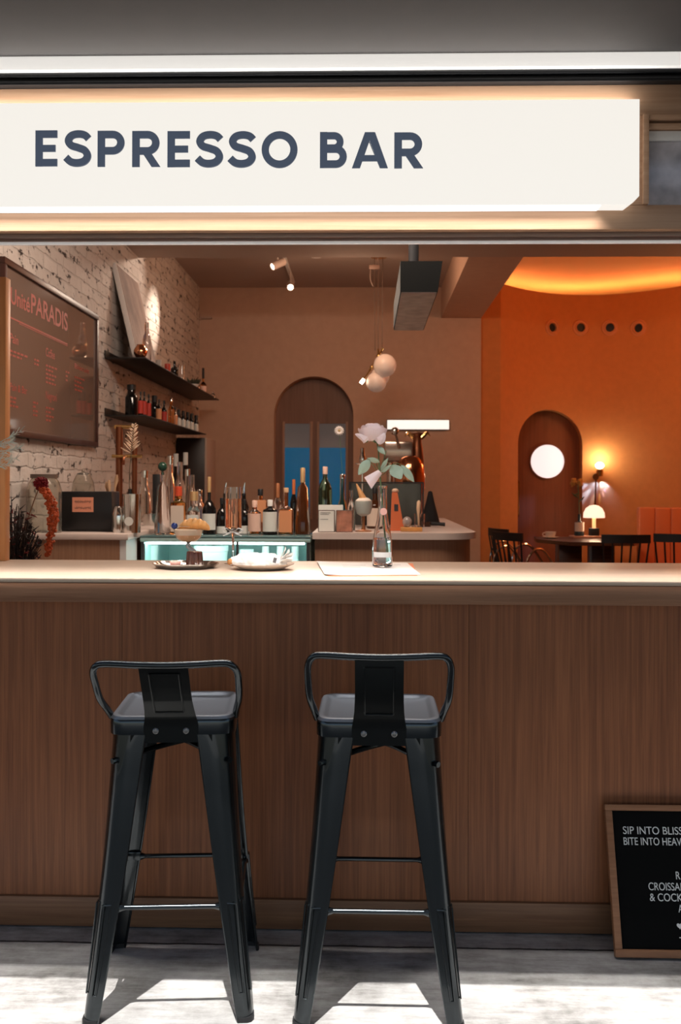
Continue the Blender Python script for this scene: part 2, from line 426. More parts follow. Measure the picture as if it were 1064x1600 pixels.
# main ceiling, lower ceiling and beam
struct(MB().box(XL, .774, 7.60, YB, 3.356, 3.6).build('ceiling', 'ceil'), 'beige ceiling over the bar', 'ceiling')
struct(MB().box(XL - .2, 4.5, 2.94, 7.60, 3.035, 3.9).build('ceiling_lower', 'ceil'), 'lower ceiling just inside the opening', 'ceiling')
struct(MB().box(.774, 1.19, 7.60, YB, 3.035, 3.9).build('trim_2', 'plaster'), 'beige ceiling beam running back between the two rooms', 'beam')
struct(MB().box(-5, 5, 2.60, 13.6, 3.9, 4.1).build('roof', 'ceil'), 'roof over the bar', 'roof')
# front of the shop
ZB = 1.985; HF = 2.68
struct(MB().box(-5, -1.72, HF, 3.38, 0, 2.42).build('wall_front_left', 'panel'), 'front wall left of the opening')
struct(MB().box(1.9, 5, HF, 2.94, 0, 2.42).build('wall_front_right', 'panel'), 'front wall right of the opening')
struct(MB().box(-5, 5, HF, 2.94, 2.42, 3.9).build('wall_front_top', 'soffit'), 'front wall above the awning')
XT = at(1004, 250, HF).x
zt = at(1010, 320, HF).z; zs = at(1010, 180, HF).z
hd = MB().box(-1.72, 1.9, HF, 2.80, ZB, zt, .002)
hd.box(-1.72, XT, HF, 2.80, zt + .0005, zs)
hd.box(-1.72, 1.9, HF, 2.80, zs + .0005, 2.372, .002)
hd = struct(hd.build('lintel', 'beam'), 'pale oak lintel framing the top of the opening', 'lintel')
tr = MB()
for y in (2.705, 2.745, 2.785): tr.box(-1.72, 1.9, y, y + .008, ZB - .012, ZB, .001)
struct(tr.build('trim_3', mat('track metal', (.30, .22, .19), .4, .5)), 'metal sliding tracks under the oak lintel', 'track')
struct(MB().box(-1.72, 1.9, 2.805, 2.94, 2.07, 2.42).build('trim_4', 'ceil'), 'inner face of the lintel', 'lintel')
# transom window right of the sign
wz0, wz1 = zt, zs
win = struct(MB().box(XT - .001, XT + .014, HF - .012, 2.78, wz0, wz1, .001).box(XT + .014, 1.9, HF - .006, 2.78, wz1 - .012, wz1, .001).box(XT + .014, 1.9, HF + .004, 2.78, wz1 - .034, wz1 - .02, .001).build('window_1', 'beam'), 'small transom window right of the lit sign', 'window')
MB().box(XT + .014, 1.9, HF + .03, HF + .036, wz0, wz1 - .034).build('pane', mat('mottled pale pane', (.55, .52, .55), .12, spec=.8, vary=.35), win)  # opaque pane in mottled pale grey
MB().box(XT + .014, 1.9, HF + .015, HF + .027, wz1 - .062, wz1 - .036, .003).build('blind', 'white', win)
# rail, glowing strip and awning soffit
struct(MB().box(-2.6, 2.6, 2.655, 2.70, 2.372, 2.382, .002).box(-2.6, 2.6, 2.66, 2.70, 2.384, 2.391, .002).box(-2.6, 2.6, 2.65, 2.70, 2.393, 2.403, .002).build('trim_5', 'rail'), 'black metal rail above the oak lintel', 'rail')
sl = MB().box(-2.6, 2.6, 2.635, 2.70, 2.403, 2.4405, .002).build('glow_strip', 'strip')  # white strip with an even glow of its own
tag(sl, 'long slim glowing white strip under the grey awning', 'light')
struct(MB().box(-5, 5, 1.865, 2.68, 2.44, 2.56).build('awning', 'soffit'), 'grey awning soffit above the sign', 'awning')
struct(MB().box(-5, 5, -3.5, 1.22, 2.44, 2.56).build('canopy', 'soffit'), 'unseen added canopy shading the street side, leaving a slot of sun', 'canopy')  # unseen slab added to shade the ground and darken the stools' reflections
for x_ in (-.75, .45):
    o = MB().lathe([(.030, 0), (.045, -.001), (.048, .0), (.048, .008), (.030, .008)], n=24).build('added_spot_ring', 'white', loc=(x_, 2.0, 2.431)); tag(o, 'small white ring added round the fill spot in the awning, ' + ('left one' if x_ < 0 else 'right one'), 'spotlight')  # rings dressing the added awning spots
o = MB().box(-1.65, 1.75, 2.757, 2.773, 1.9685, 1.9845, .001).build('led_strip', mat('led strip', (.8, .8, .8), .4, emit=(1, .95, .9), es=.22)); tag(o, 'thin light strip between the tracks under the oak lintel', 'light')
# ------------------------------------------------------------------ lit sign
SF = 2.62
s = thing('lightbox_sign', 'long white backlit sign over the opening reading ESPRESSO BAR', 'sign', (0, HF, at(0, 320, HF).z))
sz = s.location.z
x1 = at(999, 250, SF).x; st = at(600, 157.5, SF).z - sz; sb = at(990, 312, SF).z - sz
ch = .028
MB().prism([(-1.72, st), (x1, st), (x1, sb + ch * .35), (x1 - ch, sb - .012), (-1.72, sb - .012)], 'Y', SF - HF, -.002).build('light_panel', 'sign', s)
M['edgeglow'] = mat('sign edge diffuser', (.3, .3, .3), .5, emit=(1, .97, .93), es=2.6)
M['edgeglow_top'] = mat('sign top diffuser', (.3, .3, .3), .5, emit=(1, .96, .90), es=10)
MB().box(-1.70, x1 - ch - .07, SF - HF + .006, -.004, sb - .0135, sb - .0122).build('bottom_diffuser', 'edgeglow', s)
MB().box(-1.70, x1 - .006, SF - HF + .006, -.004, st + .0002, st + .0015).build('top_diffuser', 'edgeglow_top', s)
# letters: geometric capitals built from strokes
def ribbon(pts, w, closed=False):
    pts = [Vector((p[0], p[1], 0)) for p in pts]; n = len(pts); L = []; R = []
    for i in range(n):
        a = pts[i - 1] if (i > 0 or closed) else pts[i]; b = pts[(i + 1) % n] if (i < n - 1 or closed) else pts[i]
        d = (b - a).normalized(); nn = Vector((-d.y, d.x, 0)) * w / 2; L.append(pts[i] + nn); R.append(pts[i] - nn)
    return [(L[i], R[i], R[(i + 1) % n], L[(i + 1) % n]) for i in range(n if closed else n - 1)]
def arcp(cx, cy, rx, ry, a0, a1, n=14): return [(cx + rx * math.cos(math.radians(a0 + (a1 - a0) * i / n)), cy + ry * math.sin(math.radians(a0 + (a1 - a0) * i / n))) for i in range(n + 1)]
SW = .205
def glyph(c):
    q = []
    B = lambda x0, x1, y0, y1: q.append(tuple(Vector(p) for p in ((x0, y1, 0), (x0, y0, 0), (x1, y0, 0), (x1, y1, 0))))
    if c == 'E': B(0, SW, 0, 1); B(0, .62, 1 - SW, 1); B(0, .57, .405, .595); B(0, .62, 0, SW)
    elif c == 'S':
        P = [Vector((x, y, 0)) for x, y in ((.685, .775), (.58, .872), (.40, .905), (.215, .86), (.125, .725), (.20, .59), (.40, .52), (.585, .44), (.66, .285), (.57, .145), (.385, .095), (.20, .125), (.06, .245))]
        q += ribbon([(p.x, p.y) for p in spline(P, 6)], SW)
    elif c in 'PR':
        B(0, SW, 0, 1); cy = 1 - .33; r = .33 - SW / 2
        q += ribbon([(SW / 2, 1 - SW / 2)] + arcp(.42, cy, r, r, 90, -90) + [(SW / 2, cy - r)], SW)
        if c == 'R': q.append(tuple(Vector(p) for p in ((.27, .40, 0), (.53, 0, 0), (.775, 0, 0), (.50, .42, 0))))
    elif c == 'O': q += ribbon(arcp(.51, .5, .41, .41, 0, 360, 40)[:-1], SW, True)
    elif c == 'B':
        B(0, SW, 0, 1); r = .245 - SW / 2 + .03
        q += ribbon([(SW / 2, 1 - SW / 2)] + arcp(.40, 1 - SW / 2 - .172, .172, .172, 90, -90) + [(SW / 2, 1 - SW / 2 - .344)], SW * .95)
        q += ribbon([(SW / 2, .525)] + arcp(.45, SW / 2 + .211, .211, .211, 90, -90) + [(SW / 2, SW / 2)], SW)
    elif c == 'A':
        q.append(tuple(Vector(p) for p in ((.355, 1, 0), (0, 0, 0), (.22, 0, 0), (.515, .86, 0)))); q.append(tuple(Vector(p) for p in ((.355, 1, 0), (.50, .80, 0), (.77, 0, 0), (.99, 0, 0))))
        q.append(tuple(Vector(p) for p in ((.355, 1, 0), (.49, .80, 0), (.62, 1, 0), (.62, 1, 0)))[:3]); q.append(tuple(Vector(p) for p in ((.45, .9, 0), (.77, 0, 0), (.99, 0, 0), (.635, 1, 0))))
        B(.20, .79, .19, .36)
    return q
lt = bmesh.new()
for c, p0, p1 in zip('ESPRESSOBAR', (56, 100, 153, 207, 262, 305, 356, 409, 500, 550, 616), (90, 143, 195, 251, 297, 349, 400, 465, 542, 606, 661)):
    u0 = at(p0, 233, SF).x; u1 = at(p1, 233, SF).x
    q = glyph(c); ax = [v.x for f in q for v in f]; g0, g1 = min(ax), max(ax)
    k = (p0 + p1) / 2; zb = at(k, 260 + k * .0055, SF).z - sz; zt_ = at(k, 204 + k * .0055, SF).z - sz
    for fi, f in enumerate(q):
        vv = [(u0 + (v.x - g0) / (g1 - g0) * (u1 - u0), zb + v.y * (zt_ - zb)) for v in f]
        A = [lt.verts.new((x, SF - HF, z)) for x, z in vv]; Bv = [lt.verts.new((x, SF - HF - .004 - fi * .00004, z)) for x, z in vv]
        lt.faces.new(Bv); lt.faces.new(A[::-1])
        for i in range(len(vv)): lt.faces.new((A[i], A[(i + 1) % len(vv)], Bv[(i + 1) % len(vv)], Bv[i]))
bmesh.ops.recalc_face_normals(lt, faces=lt.faces)
MB().add(lt).build('lettering', 'letters', s, smooth=False)

# ------------------------------------------------------------------ front counter
c = thing('bar_counter', 'long oak bar counter that both metal stools stand at', 'counter', (0, 3.0, 0))
def lc(mb): return mb.move((0, -3.0, 0))
lc(MB().box(-1.715, 1.89, CF, CB, CT - .012, CT, .003)).build('worktop', 'top', c)
lc(MB().box(-1.715, 1.89, CF + .002, CB, CT - .066, CT - .0125, .002)).build('apron', 'apron', c)
pf = MB()
for a, b in ((-1.715, -.715), (-.714, .30), (.301, 1.89)): pf.box(a, b, 2.905, 2.94, .09, CT - .067)
lc(pf).build('front_panel', 'panel', c)
lc(MB().box(-1.715, 1.89, 2.893, 2.94, .004, .0895, .0015)).build('plinth', 'plinth', c)
lc(MB().box(-1.715, 1.89, 2.95, CB - .03, .01, CT - .067)).build('carcass', 'cab', c)
# upright oak stile of the folded window sash at the left edge
p0 = at(-30, 600, 3.30); p1 = at(9.5, 600, 3.30)
o = MB().box(p0.x - .1, p1.x, 3.295, 3.34, CT, at(5, 433, 3.30).z, .002).build('window_sash', 'post')
tag(o, 'upright orange oak sash of the folded window standing on the counter', 'window sash')
# ------------------------------------------------------------------ bar stools
def rrect(h, r, z, n=5):
    P = []
    for k, (a, b) in enumerate(((1, 1), (-1, 1), (-1, -1), (1, -1))):
        for i in range(n + 1):
            t = PI / 2 * (k + i / n); P.append(Vector((a * (h - r) + r * math.cos(t), b * (h - r) + r * math.sin(t), z)))
    return P
SH = .730
def make_stool(label, loc, rz, bent=0.0, bdx=0.0):
    t = thing('bar_stool', label, 'bar stool', loc, rz, 'gunmetal stools at the bar')
    # pressed seat pan, closed shell
    top = [(.1540, .040, -.046), (.1545, .040, -.020), (.1530, .039, -.009), (.1485, .036, -.002), (.1415, .032, 0), (.1345, .030, -.0025), (.1295, .028, -.008), (.123, .026, -.0105), (.06, .02, -.0125), (.02, .012, -.013)]
    bot = [(.02, .012, -.016), (.123, .026, -.0135), (.150, .038, -.022), (.1515, .038, -.046)]
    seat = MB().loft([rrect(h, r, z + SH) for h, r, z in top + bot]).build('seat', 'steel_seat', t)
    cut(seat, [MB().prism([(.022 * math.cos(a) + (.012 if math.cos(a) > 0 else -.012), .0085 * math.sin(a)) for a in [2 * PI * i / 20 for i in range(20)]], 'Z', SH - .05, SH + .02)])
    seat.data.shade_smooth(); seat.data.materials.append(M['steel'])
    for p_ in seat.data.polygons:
        if p_.normal.z < .45: p_.material_index = 1  # same metal; only the upward faces have overhead light in their colour
    # legs: tapered angle sections
    def legpos(f):                # f: 0 at the top, 1 at the floor
        return .1505 + (.205 - .1505) * f + .006 * math.sin(PI * f) * -1
    for a, b in ((-1, -1), (1, -1), (-1, 1), (1, 1)):
        m = MB(); rings = []; e1 = []; e2 = []
        for i in range(15):
            f = i / 14; z = SH - .036 - f * (SH - .036); cpos = legpos(f)
            w = .088 - .052 * f ** .85; r = .066 - .040 * f ** .8; th = .0035
            arc_o = [(r - r * math.cos(PI / 2 * k / 6), r - r * math.sin(PI / 2 * k / 6)) for k in range(7)]     # from (0,r) to (r,0)
            ri = r - th
            arc_i = [(r - ri * math.cos(PI / 2 * k / 6), r - ri * math.sin(PI / 2 * k / 6)) for k in range(7)]
            poly = [(0, w)] + arc_o + [(w, 0), (w, th)] + arc_i[::-1] + [(th, w)]
            rings.append([Vector((a * (cpos - u), b * (cpos - v), z)) for u, v in poly])
            e1.append(Vector((a * (cpos - .003), b * (cpos - w), z))); e2.append(Vector((a * (cpos - w), b * (cpos - .003), z)))
        m.loft(rings)
        m.tube(e1, .0036, 8); m.tube(e2, .0036, 8)
        # pressed groove in the lower half, a raised rim round a long slot on each face
        for side in (0, 1):
            loop = []
            for f, o in [(x / 10, .010) for x in range(0, 11)] + [(x / 10, .026) for x in range(10, -1, -1)]:
                ff = .60 + .30 * f; z = SH - .036 - ff * (SH - .036); cp = legpos(ff) + .0002
                o2 = o if o < .02 else .012 + .011 * (1 - f) + .004
                o2 = min(o2, .088 - .052 * ff ** .85 - .006)
                oo = o2 + .010 if o > .02 else max(o, .012) + .004
                loop.append(Vector((a * cp, b * (cp - oo), z)) if side else Vector((a * (cp - oo), b * cp, z)))
            m.tube(loop, .0022, 6, closed=True)
        lg = m.build('leg', 'steel', t)
        MB().prism([(a * (.205 - u), b * (.205 - v)) for u, v in ((-.001, .014), (.004, .004), (.014, -.001), (.037, -.001), (.037, .006), (.010, .010), (.006, .037), (-.001, .037))], 'Z', 0, .012).build('foot_cap', 'black', lg)
    # apron under the seat
    ap = MB()
    for s_ in (-1, 1):
        ap.box(-.10, .10, s_ * .1485 - .002, s_ * .1485 + .002, SH - .066, SH - .040)
        ap.box(s_ * .1485 - .002, s_ * .1485 + .002, -.10, .10, SH - .072, SH - .040)
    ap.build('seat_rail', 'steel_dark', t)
    # crossed braces under the seat
    for s_ in (-1, 1):
        br = MB()
        br.tube([(-.145, -.145 * s_, SH - .112), (-.09, -.09 * s_, SH - .106), (-.03, -.03 * s_, SH - .098 - .004 * s_), (.03, .03 * s_, SH - .098 - .004 * s_), (.09, .09 * s_, SH - .106), (.145, .145 * s_, SH - .112)], .0075, 8, smooth=3)
        br.build('brace', 'steel', t)
    # stretchers with flattened ends
    zs_ = .268; fz = 1 - zs_ / (SH - .036); q = legpos(fz) - .010
    for (p, d) in (((-q, -q), (1, 0)), ((-q, q), (1, 0)), ((-q, -q), (0, 1)), ((q, -q), (0, 1))):
        st_ = MB(); Ln = 2 * q
        P = lambda f: Vector((p[0] + d[0] * Ln * f, p[1] + d[1] * Ln * f, zs_))
        st_.tube([P(.17), P(.83)], .0062, 10)
        for f0, f1 in ((.02, .14), (.86, .98)):
            A = P(f0); B = P(f1); w = .0035
            st_.box(min(A.x, B.x) - (w if d[1] else 0), max(A.x, B.x) + (w if d[1] else 0), min(A.y, B.y) - (w if d[0] else 0), max(A.y, B.y) + (w if d[0] else 0), zs_ - .012, zs_ + .012, .002)
        for f0, f1 in ((.14, .175), (.86, .825)): st_.tube([P(f0), P(f1)], [.0105, .0065], 10)
        st_.build('stretcher', 'steel', t)
    # tube back loop
    bk = MB()
    P = [(-.1545, -.098, SH - .012), (-.160, -.118, SH + .012), (-.170, -.140, SH + .048), (-.1735, -.150, SH + .095), (-.1735, -.158, SH + .128), (-.164, -.166, SH + .1495), (-.143, -.171, SH + .157), (-.07, -.182, SH + .156), (0, -.186, SH + .155)]
    P = P + [(-x, y, z) for x, y, z in P[:-1]][::-1]
    def BT(p):            # bend the back towards the sitter's back
        x, y, z = p; f = min(1, max(0, (z - SH + .012) / .16)); return (x + bdx * f, y - bent * f ** 1.3, z - bent * .55 * f ** 1.5)
    P = [BT(p) for p in P]
    bk.tube(P, .0088, 12, smooth=5)
    bk.build('back_tube', 'steel', t)
    sp = MB()
    KP = [(-.184, .154, .0590), (-.184, .12, .0590), (-.1815, .075, .0585), (-.177, .045, .059), (-.168, .018, .0605), (-.1605, -.003, .063), (-.1585, -.022, .0665), (-.1585, -.045, .0665)]
    def sf(u, v):
        f = v * (len(KP) - 1); k = min(int(f), len(KP) - 2); g = f - k
        y, z, w = [KP[k][i] + (KP[k + 1][i] - KP[k][i]) * g for i in range(3)]
        return Vector(BT(((u * 2 - 1) * w, y, SH + z)))
    sp.grid(sf, 8, 21, .003)
    # pressed rectangular rim
    rim = []
    for u, v in [(.22, .10), (.5, .10), (.78, .10), (.80, .13), (.80, .35), (.79, .55), (.76, .60), (.5, .60), (.24, .60), (.21, .55), (.20, .35), (.20, .13)]:
        rim.append(sf(u, v) + Vector((0, -.001, 0)))
    sp.tube(rim, .0024, 6, closed=True, smooth=3)
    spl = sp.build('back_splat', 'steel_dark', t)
    for x in (-.037, .037):
        MB().lathe([(0, .005), (.005, .0045), (.0075, .002), (.0075, 0), (0, 0)], (0, 0, 0), 12, Matrix.Rotation(PI / 2, 4, 'X')).move((x, -.1585, SH - .035)).build('bolt', 'bolt', spl)
    return t
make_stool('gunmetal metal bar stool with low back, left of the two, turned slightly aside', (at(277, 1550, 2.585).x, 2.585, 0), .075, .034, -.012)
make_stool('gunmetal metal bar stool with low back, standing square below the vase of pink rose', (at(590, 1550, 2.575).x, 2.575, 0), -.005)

# ------------------------------------------------------------------ letter board
lean = math.atan(.135 / .38)
lb = thing('letter_board', 'black letter board in oak frame leaning against the counter front', 'letter board', (.688, 2.742, .008))
lb.rotation_euler = (-lean, 0, 0)
BWd, BH, FT = .47, .40, .021
fr = MB()
fr.box(0, BWd, 0, .022, 0, FT, .002).box(0, BWd, 0, .022, BH - FT * .8, BH, .002).box(0, FT * .95, 0, .022, FT * 1.0005, BH - FT * .8005, .002).box(BWd - FT * .95, BWd, 0, .022, FT * 1.0005, BH - FT * .8005, .002)
fr.build('frame', 'framewood', lb)
MB().box(FT * .9, BWd - FT * .9, .010, .020, FT * .9, BH - FT * .7).build('felt_panel', 'felt', lb)
tb = MB()
def lbl(px, py, txt, w, h=11.3):
    """letters on the felt: px,py is the photo pixel of the lower left corner, h the cap height in pixels"""
    Y = 2.742 + .135 * (1495 - py) / (1495 - 1253); p = at(px, py, Y)
    zz = (p.z - .008) / math.cos(lean); b = text_bm(txt, sx(h, Y) / .70, .0008); xs_ = [v.co.x for v in b.verts]; k_ = sx(w, Y) / (max(xs_) - min(xs_))
    for v_ in b.verts: v_.co.x = (v_.co.x - min(xs_)) * k_
    bmesh.ops.translate(b, verts=b.verts, vec=(p.x - .688, .009, zz)); tb.add(b)
lbl(975, 1303, 'SIP INTO BLISS', 92); lbl(976, 1320, 'BITE INTO HEAVEN', 104); lbl(1058, 1374, 'R', 6.5); lbl(1015, 1391, 'CROISSANTS', 71); lbl(1017, 1408, '& COCKTAILS', 83); lbl(1062, 1426, 'A', 7)
# heart and dash
Yh = 2.79; p = at(1060, 1442, Yh); zz = (p.z - .008) / math.cos(lean)
tb.prism([(p.x - .688 + .0085 * 16 * math.sin(a) ** 3 / 16, zz + .0085 * (13 * math.cos(a) - 5 * math.cos(2 * a) - 2 * math.cos(3 * a) - math.cos(4 * a)) / 16) for a in [2 * PI * i / 28 for i in range(28)]], 'Y', .008, .0098)
tb.box(p.x - .688 - .004, p.x - .688 + .012, .008, .0098, zz - .031, zz - .0285)
tb.build('lettering', 'white_letter', lb, smooth=False)

# ------------------------------------------------------------------ things on the counter
# silver tray with scalloped rim
M['tray'] = mat('silver tray', (.62, .60, .58), .14, 1)
TY = 3.07; tx = at(290, 888, TY).x
tray = MB(); n = 72; A = sx(50, TY)
def trp(k, f, z):
    a = 2 * PI * k / n; w = 1 + .05 * math.cos(7 * a) * f
    return Vector((A * f * w * math.cos(a), .095 * f * w * math.sin(a), z))
tray.loft([[trp(k, f, z) for k in range(n)] for f, z in ((.74, .003), (.84, .005), (.93, .012), (1.0, .0165), (1.0, .013), (.93, .008), (.85, .001), (.78, 0))])
o = tray.build('tray', 'tray', loc=(tx, TY, CT)); tag(o, 'scalloped silver tray carrying the dessert glass, canele and macaron', 'tray')
zt0 = CT + .003
# macaron
mx_ = at(274, 884, 3.01).x
mc = thing('macaron', 'pink macaron lying on the silver tray', 'macaron', (mx_, 3.01, zt0 + .0005))
M['pinkm'] = mat('macaron shell', (.80, .42, .34), .75); M['pinkf'] = mat('macaron cream', (.72, .36, .30), .6, vary=.2)
R = sx(9, 3.0)
for z, s_ in ((0, 1), (.019, -1)):
    pr = [(0, .0), (R * .8, .0), (R, .004), (R, .006), (R * .93, .0075), (0, .0075)]
    if z: pr = [(0, 0), (R * .93, 0), (R, .0015), (R * 1.0, .0035), (R * .9, .007), (R * .6, .009), (0, .010)]
    MB().lathe(pr, (0, 0, z - (.005 if z else 0)), 24).build('shell', 'pinkm', mc)
MB().lathe([(0, .0076), (R * .92, .0076), (R * .95, .0105), (R * .92, .0138), (0, .0138)], n=24).build('filling', 'pinkf', mc)
# canele
cx_ = at(304, 886, 3.045).x; n = 60
rr = sx(13, 3.04)
def can(f, z): return [Vector((rr * f * (1 + .06 * math.cos(12 * 2 * PI * k / n)) * math.cos(2 * PI * k / n), rr * f * (1 + .06 * math.cos(12 * 2 * PI * k / n)) * math.sin(2 * PI * k / n), z)) for k in range(n)]
o = MB().loft([can(f, z * .050) for f, z in ((.9, 0), (.97, .04), (.99, .2), (.95, .6), (.90, .9), (.86, .98), (.78, 1.0), (.6, .97), (.3, .95))]).build('canele', mat('caramelised crust', (.075, .022, .012), .28, vary=.3, coat=.3), loc=(cx_, 3.045, zt0 + .0005))
tag(o, 'dark fluted canele cake on the silver tray under the dessert glass', 'cake')
# coupe glass with crooked stem, holding a creamy drink
GX = at(295, 850, 3.12).x; gy = 3.115
g = thing('coupe_glass', 'wide coupe glass with crooked stem filled with two-tone creamy drink', 'glass', (GX, gy, zt0))
zb_ = at(295, 864, gy).z - zt0; zr = at(295, 826, gy).z - zt0; Rb = sx(23.5, gy)
zl = at(295, 848, gy).z - zt0
hb = zr - zl
prof = lambda e: [(0.006 + e, zl + .0015), (Rb * .45, zl + .0035), (Rb * .78, zl + hb * .30), (Rb * .93, zl + hb * .62), (Rb + e, zr)]
MB().lathe([(0, zl - .002)] + [(.007, zl - .001)] + prof(0) + [(Rb - .0012, zr)] + [(r - .0014, z + .0008) for r, z in prof(0)[::-1][1:]] + [(0, zl + .0024)], n=36).build('bowl', 'glass', g)
M['cream1'] = mat('cream layer', (.78, .60, .44), .5, sss=.2); M['cream2'] = mat('apricot layer', (.72, .38, .17), .5, sss=.2)
zm = zl + hb * .55
pi_ = [(r - .002, z + .001) for r, z in prof(0)]
MB().lathe([(0, zl + .003), (.006, zl + .0032)] + [p for p in pi_[1:] if p[1] < zm] + [(Rb * .90 - .002, zm), (0, zm)], n=36).build('drink', 'cream2', g)
MB().lathe([(0, zm + .0003), (Rb * .90 - .002, zm + .0003), (Rb * .93 - .002, zl + hb * .66), (Rb - .0025, zr - .003), (0, zr - .003)], n=36).build('foam', 'cream1', g)
stx = [at(x, y, gy) for x, y in ((296, 849), (293, 852), (297, 857), (303, 861), (306, 866), (304, 871), (300, 876), (299, 884))]
M['stemglass'] = mat('grey stem glass', (.55, .55, .57), .12, trans=.55)
MB().tube([(p.x - GX, 0, p.z - zt0) for p in stx], [.0065, .006, .0068, .0066, .0058, .0055, .006, .012], 12, smooth=4).lathe([(0, 0), (.030, 0), (.030, .002), (.012, .006), (0, .007)], (stx[-1].x - GX, 0, 0), 28).build('stem', 'stemglass', g)
# croissant lying across the rim
def croissant(name, label, loc, L, rz, group=None, tilt=0):
    rings = []; N = 40; n = 16
    for i in range(N + 1):
        f = i / N * 2 - 1; a = f * 1.05
        cx = L * .5 * math.sin(a) / math.sin(1.05); cy = L * .28 * (1 - math.cos(a))
        seg = (f * 3.5 + 50.5) % 1.0
        rad = L * .20 * (1 - abs(f) ** 2.2) ** .7 * (.86 + .16 * (1 - abs(2 * seg - 1) ** 3 if True else 0)) + .0015
        d = Vector((math.cos(a), math.sin(a) * .6, 0)).normalized(); nn = Vector((-d.y, d.x, 0))
        rings.append([Vector((cx, -cy, rad * .9)) + nn * rad * math.cos(2 * PI * k / n) + Vector((0, 0, 1)) * rad * .9 * math.sin(2 * PI * k / n) for k in range(n)])
    m = mat('croissant crust', (.66, .30, .085), .42, vary=.42, coat=.15)
    o = MB().loft(rings).build(name, m, loc=loc); o.rotation_euler = (0, tilt, rz)
    return tag(o, label, 'croissant', group)
cp = at(304, 826, gy)
croissant('croissant', 'small croissant lying across the creamy drink in the coupe glass', (cp.x, gy, CT + .003 + zr - .0025), .092, .12, tilt=.06)
bp_ = at(275, 821, gy - .01)
o = MB().ball((0, 0, 0), sx(5.2, gy), 18).build('blueberry', mat('glossy blue', (.010, .026, .13), .12), loc=(bp_.x, gy - .035, bp_.z - .0005))
# its pick holds it on the rim
MB().tube([(-.012, 0, -.006), (.0, 0, 0), (.046, .012, -.003)], .0009, 6).build('pick', 'chrome', o)
tag(o, 'glossy deep blue berry on a pick at the coupe rim', 'berry')
# tall flute
fy = 3.235; fx = at(364.5, 800, fy).x
fl = thing('champagne_flute', 'tall straight flute of amber rose drink with a white bow', 'glass', (fx, fy, CT))
zb0 = at(364, 829, fy).z - CT; zt1 = at(364, 761, fy).z - CT; zlq = at(364, 779, fy).z - CT; Rf = sx(13, fy)
MB().lathe([(0, 0), (.030, 0), (.030, .0015), (.010, .004), (.0042, .008), (.0036, .03), (.0036, zb0 - .012), (.007, zb0 - .004), (Rf * .8, zb0), (Rf, zb0 + .006), (Rf, zt1), (Rf - .0014, zt1), (Rf - .0014, zb0 + .008), (Rf * .7, zb0 + .003), (0, zb0 + .003)], n=28).build('glass_body', 'glass', fl)
MB().lathe([(0, zb0 + .0035), (Rf * .69, zb0 + .0035), (Rf - .0017, zb0 + .009), (Rf - .0017, zlq), (0, zlq)], n=28).build('drink', 'rose_wine', fl)
bw_ = MB(); bz = zb0 - .002
for s_ in (-1, 1):
    bw_.tube([(0, -.014, bz), (s_ * .018, -.018, bz + .010), (s_ * .032, -.016, bz + .004), (s_ * .020, -.017, bz - .006), (0, -.014, bz)], .0022, 6, smooth=5)
    bw_.tube([(0, -.014, bz), (s_ * .014, -.019, bz - .008), (s_ * .030, -.018, bz - .014)], .002, 6, smooth=4)
bw_.ball((0, -.015, bz), .005, 10)
bw_.tube([(.011 * math.cos(a), .011 * math.sin(a), bz) for a in [2 * PI * i / 20 for i in range(20)]], .0018, 6, closed=True)
bw_.build('bow', 'white', fl)
# wrapped croissant on a plate
py_ = 3.04; px_ = at(410, 890, py_).x; Rp = sx(50, py_)
M['porcelain'] = mat('cream porcelain', (.74, .62, .52), .22)
o = MB().lathe([(0, .003), (Rp * .55, .003), (Rp * .62, .005), (Rp * .97, .017), (Rp, .0185), (Rp * .98, .0155), (Rp * .62, .0005), (Rp * .55, 0), (0, 0)], n=48).build('plate', 'porcelain', loc=(px_, py_, CT))
tag(o, 'round cream plate holding the paper-wrapped pastry', 'plate')
w = thing('wrapped_pastry', 'baked roll wrapped in crumpled white paper on the cream plate', 'pastry', (px_ - .002, py_, CT + .0045))
rng = random.Random(3)
M['paper'] = mat('white paper', (.80, .76, .72), .75)
from mathutils import noise as NZ
wr = MB()
def crumple(u, v):
    """sheet folded over the roll: u along it, v round it from front foot over the top to the back"""
    x = -.094 + .170 * u; f = math.sin(PI * min(1, .13 + u * .80)) ** .5
    a = PI * (1.08 - 1.16 * v)
    q = Vector((x * 42, v * 5.0, 3.1)); j = NZ.noise(q) * .0055 + NZ.noise(q * 2.3) * .0035
    ry = .034 * f + .006 * u + j; rz2 = .033 * f + j
    return Vector((x + NZ.noise(q * 1.7 + Vector((9, 0, 0))) * .003, -ry * math.cos(a) * -1, max(.005 + abs(.034 * math.cos(a)) * .12, .012 + rz2 * max(-.25, math.sin(a)))))
wr.grid(crumple, 60, 30, .0005)
for ang, L, h, y0_ in ((.2, .040, .012, -.020), (.9, .046, .034, -.008), (1.25, .044, .040, .010), (.05, .034, .004, .004), (.6, .042, .022, .018), (1.4, .030, .030, -.018)):
    base = Vector((.058, y0_, .020)); tip = base + Vector((L * math.cos(ang), y0_ * .5, h))
    def pf_(u, v, base=base, tip=tip):
        c0 = base.lerp(tip, v); wd = .016 * (1 - v * .75)
        return c0 + Vector((0, (u - .5) * 2 * wd, .005 * math.sin(u * 8 + v * 4))) + Vector((NZ.noise(c0 * 90 + Vector((u * 3, 0, 0))) * .003, 0, 0))
    wr.grid(pf_, 8, 8, .0005)
wr.build('paper_wrap', 'paper', w, smooth=True)
MB().ball((-.089, -.006, .0175), .0145, 16, (1.15, 1.25, .85)).build('roll_end', mat('golden roll', (.66, .29, .09), .5, vary=.3), w)
